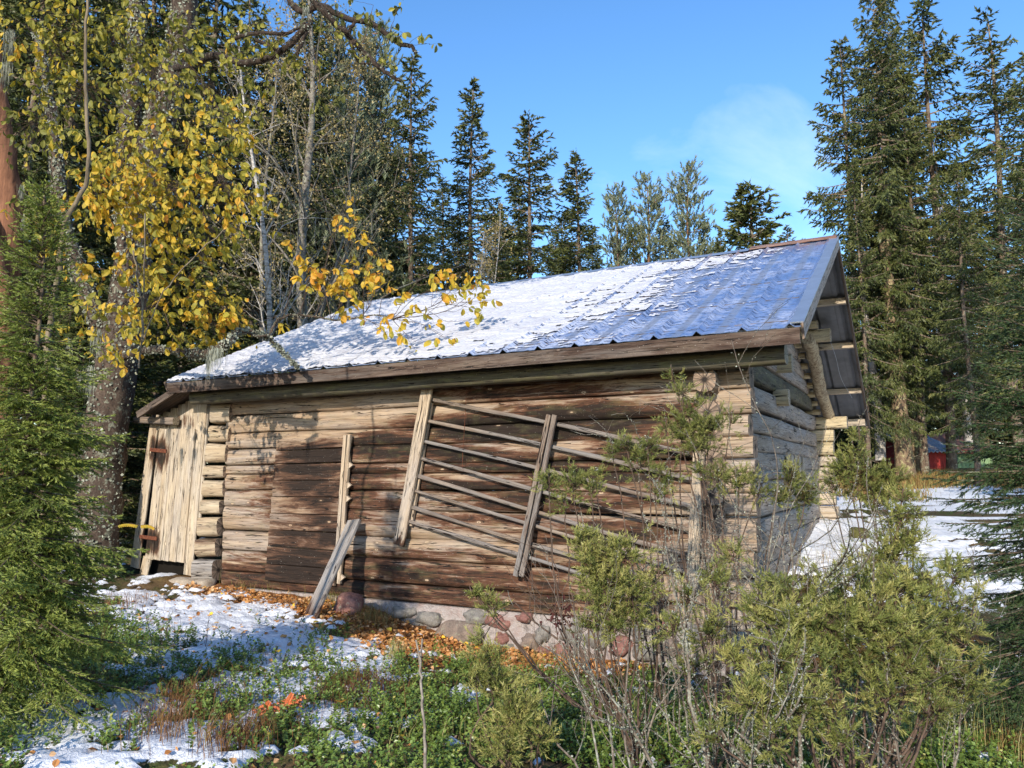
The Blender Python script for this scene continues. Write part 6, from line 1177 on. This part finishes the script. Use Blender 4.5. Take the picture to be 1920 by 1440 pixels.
def dead_leaves():
    TV = np.array([(0, 0, 0), (-.42, .3, .18), (-.36, .72, .10), (0, 1, .02), (.36, .72, .2), (.42, .3, .05)]); TF = [[0, 5, 4], [0, 4, 3], [0, 3, 2], [0, 2, 1]]
    x, y, z, sn, lit, px, py = sample_ground(90000, -4.8, 3.2, 4.0, 11.4); inside = ((np.stack([x, y], 1) - G0[:2]) @ B_[:2] > -.02) & ((np.stack([x, y], 1) - G0[:2]) @ A_[:2] > -.2)
    p = np.clip((lit - .28) * 3, 0, 1) * .75 + .012 + .018 * (sn > .5) * (px > 200) * (px < 800) * (py < 1270); ok = (rs.rand(len(x)) < p) & ~inside; x, y, z, lit = x[ok], y[ok], z[ok], lit[ok]; n = len(x)
    D = rs.normal(size=(n, 3)) * [1, 1, .28]; N_ = np.zeros((n, 3)); N_[:, 2] = 1; N_ += rs.normal(0, .5, (n, 3)); P = np.stack([x, y, z + rs.uniform(.004, .045, n) * np.clip(lit * 1.5, .25, 1)], 1); t = np.clip(rs.beta(2.2, 2.0, n) * .95, 0, 1); t[rs.rand(n) < .02] = 1
    mb = MB(); scatter(mb, TV, TF, frames(D, N_, scale=rs.uniform(.028, .062, n)), P, t); tag(mb.build('fallen_leaves', [M_DEAD]), 'drift of orange and brown fallen leaves along the foot of the barn wall', 'leaves', kind='stuff')
dead_leaves()
for (px, py, s, tn, lab) in [(587, 1174, .075, 3, 'bright yellow fallen leaf at the foot of the leaning plank'), (652, 1182, .08, 2, 'bright yellow fallen leaf below the reddish boulder'), (733, 1202, .08, 2, 'yellow fallen leaf among orange leaves near the stone footing'), (118, 1268, .075, 4, 'golden leaf lying on the berry plants at the left'), (32, 1352, .09, 4, 'yellow-brown leaf on the snow at the lower left edge'),
        (400, 1188, .05, 5, 'orange leaf on the snow right of the berry plants'), (270, 1212, .06, 5, 'orange leaf in the berry plants below the big spruce'), (745, 1405, .06, 4, 'golden leaf near the bottom left of the birch stick'), (640, 1352, .09, 9, 'large tan leaf lying in the lower middle berry plants'), (770, 1180, .05, 2, 'small yellow leaf near the leaf drift\'s right end'), (198, 1230, .07, 9, 'pale orange leaf under the low spruce branches'), (522, 1253, .06, 4, 'pale yellow leaf on snow left of the round berry clump')]:
    p = on_ground(px, py); o = bpy.data.objects.new('fallen_leaf', LM[tn][2]); COL.objects.link(o); o.location = (p[0], p[1], p[2] + (.09 if py > 1200 else .05)); o.scale = (s * 1.3, s, s); o.rotation_euler = (0.35, rs.uniform(-.3, .3), rs.uniform(0, 6)); tag(o, lab, 'leaf', 'single leaves lying on the ground')
# orange wilted ferns
for fi, (px, py, lab) in enumerate([(500, 1328, 'left one of two orange wilted fern tufts'), (540, 1318, 'right, larger one of two orange wilted fern tufts')]):
    p = on_ground(px, py + 28); c = px3(px, py, p[1]); t = thing('wilted_fern', lab, 'fern', p, 'orange ferns in the berry plants'); mb = MB(); ml2 = MB()
    for k in range(4 + 2 * fi):
        d = nrm(np.array([math.cos(k * 1.3), -.3 * math.sin(k * 2.1) - .2, .5 * math.sin(k * 1.7)])); e = c + d * rs.uniform(.06, .10) * (1 + .3 * fi); q = smooth_path([p, c - [0, 0, .03], c + d * .02, e - [0, 0, .01]], 6); tube(mb, q, .0022, 4, caps=False)
        q = q[-9:]
        for i in range(len(q)):
            for sg in (1, -1):
                dd = nrm(np.cross(d, [0, -1, .2]) * sg + d * .5); scatter(ml2, LEAFQ * [1.0, 1, 1], [[0, 3, 2, 1]], frames(dd[None], np.array([[0, -.8, .6]]), scale=.034 * (1 - .06 * i)), q[i][None], rs.rand())
    mb.build('stem', [plain('orange_stem', (.35, .12, .05))], t); ml2.build('frond', [M_FERN], t)
# birch stick
p = on_ground(796, 1452) * np.array([1, 1, 1]); p = px3(797, 1500, 3.9); top = px3(786, 1195, 4.3); mb = MB(); q = smooth_path([p, px3(797, 1400, 4.0), px3(792, 1320, 4.1), px3(790, 1270, 4.2), px3(786, 1230, 4.25)], 5, .003, rs); tube(mb, q, np.linspace(.008, .006, len(q)), 8, lump=.15)
for (a, b) in [((788, 1240), (780, 1200)), ((788, 1240), (792, 1198)), ((790, 1262), (784, 1225))]: tube(mb, smooth_path([px3(*a, 4.25), px3(*b, 4.3)], 3), [.005] * 4, 6)
gb = np.array([px3(797, 1400, 3.9)[0], 3.9, 0]); gb[2] = gz(gb[0], gb[1])[0]; tube(mb, np.array([gb - [0, 0, .05], q[0]]), .012, 8)
tag(mb.build('birch_stick', [bark('weathered_stick', (0.30, 0.26, 0.21), (0.10, 0.08, 0.065), None, 0, 9, 3.0, .2)], smooth=True, loc=gb), 'thin dead birch stick with a forked top standing in the berry plants', 'stick')
# thin bare stems sticking out of the snow
k = 0
for (px, py, h, lab) in [(285, 1240, .38, 'bare stem left of the snow patch'), (312, 1215, .30, 'bare stem at the left rim of the snow patch'), (385, 1225, .26, 'bare twig in the middle of the snow patch'), (398, 1200, .2, 'short twig beside the middle one in the snow'), (1042, 1290, .42, 'reddish stem in front of the footing'), (95, 1235, .28, 'thin stem below the big spruce'), (610, 1335, .22, 'thin stem right of the orange ferns')]:
    p = on_ground(px, py); mb = MB(); d = nrm(np.array([rs.normal(0, .08), rs.normal(0, .08), 1])); q = [np.zeros(3)]
    for i in range(5): d = nrm(d + rs.normal(0, .06, 3)); q.append(q[-1] + d * h / 5)
    tube(mb, np.array(q), np.linspace(.004, .0015, 6), 5)
    for i in range(4): e = q[rs.randint(2, 6)]; tube(mb, np.array([e, e + nrm(rs.normal(0, 1, 3) + [0, 0, 1.2]) * h * .2]), [.0018, .001], 3)
    o = mb.build('bare_seedling', [M_TWIG], smooth=True); o.location = tuple(p); tag(o, lab, 'seedling', 'bare seedlings sticking up from the ground')
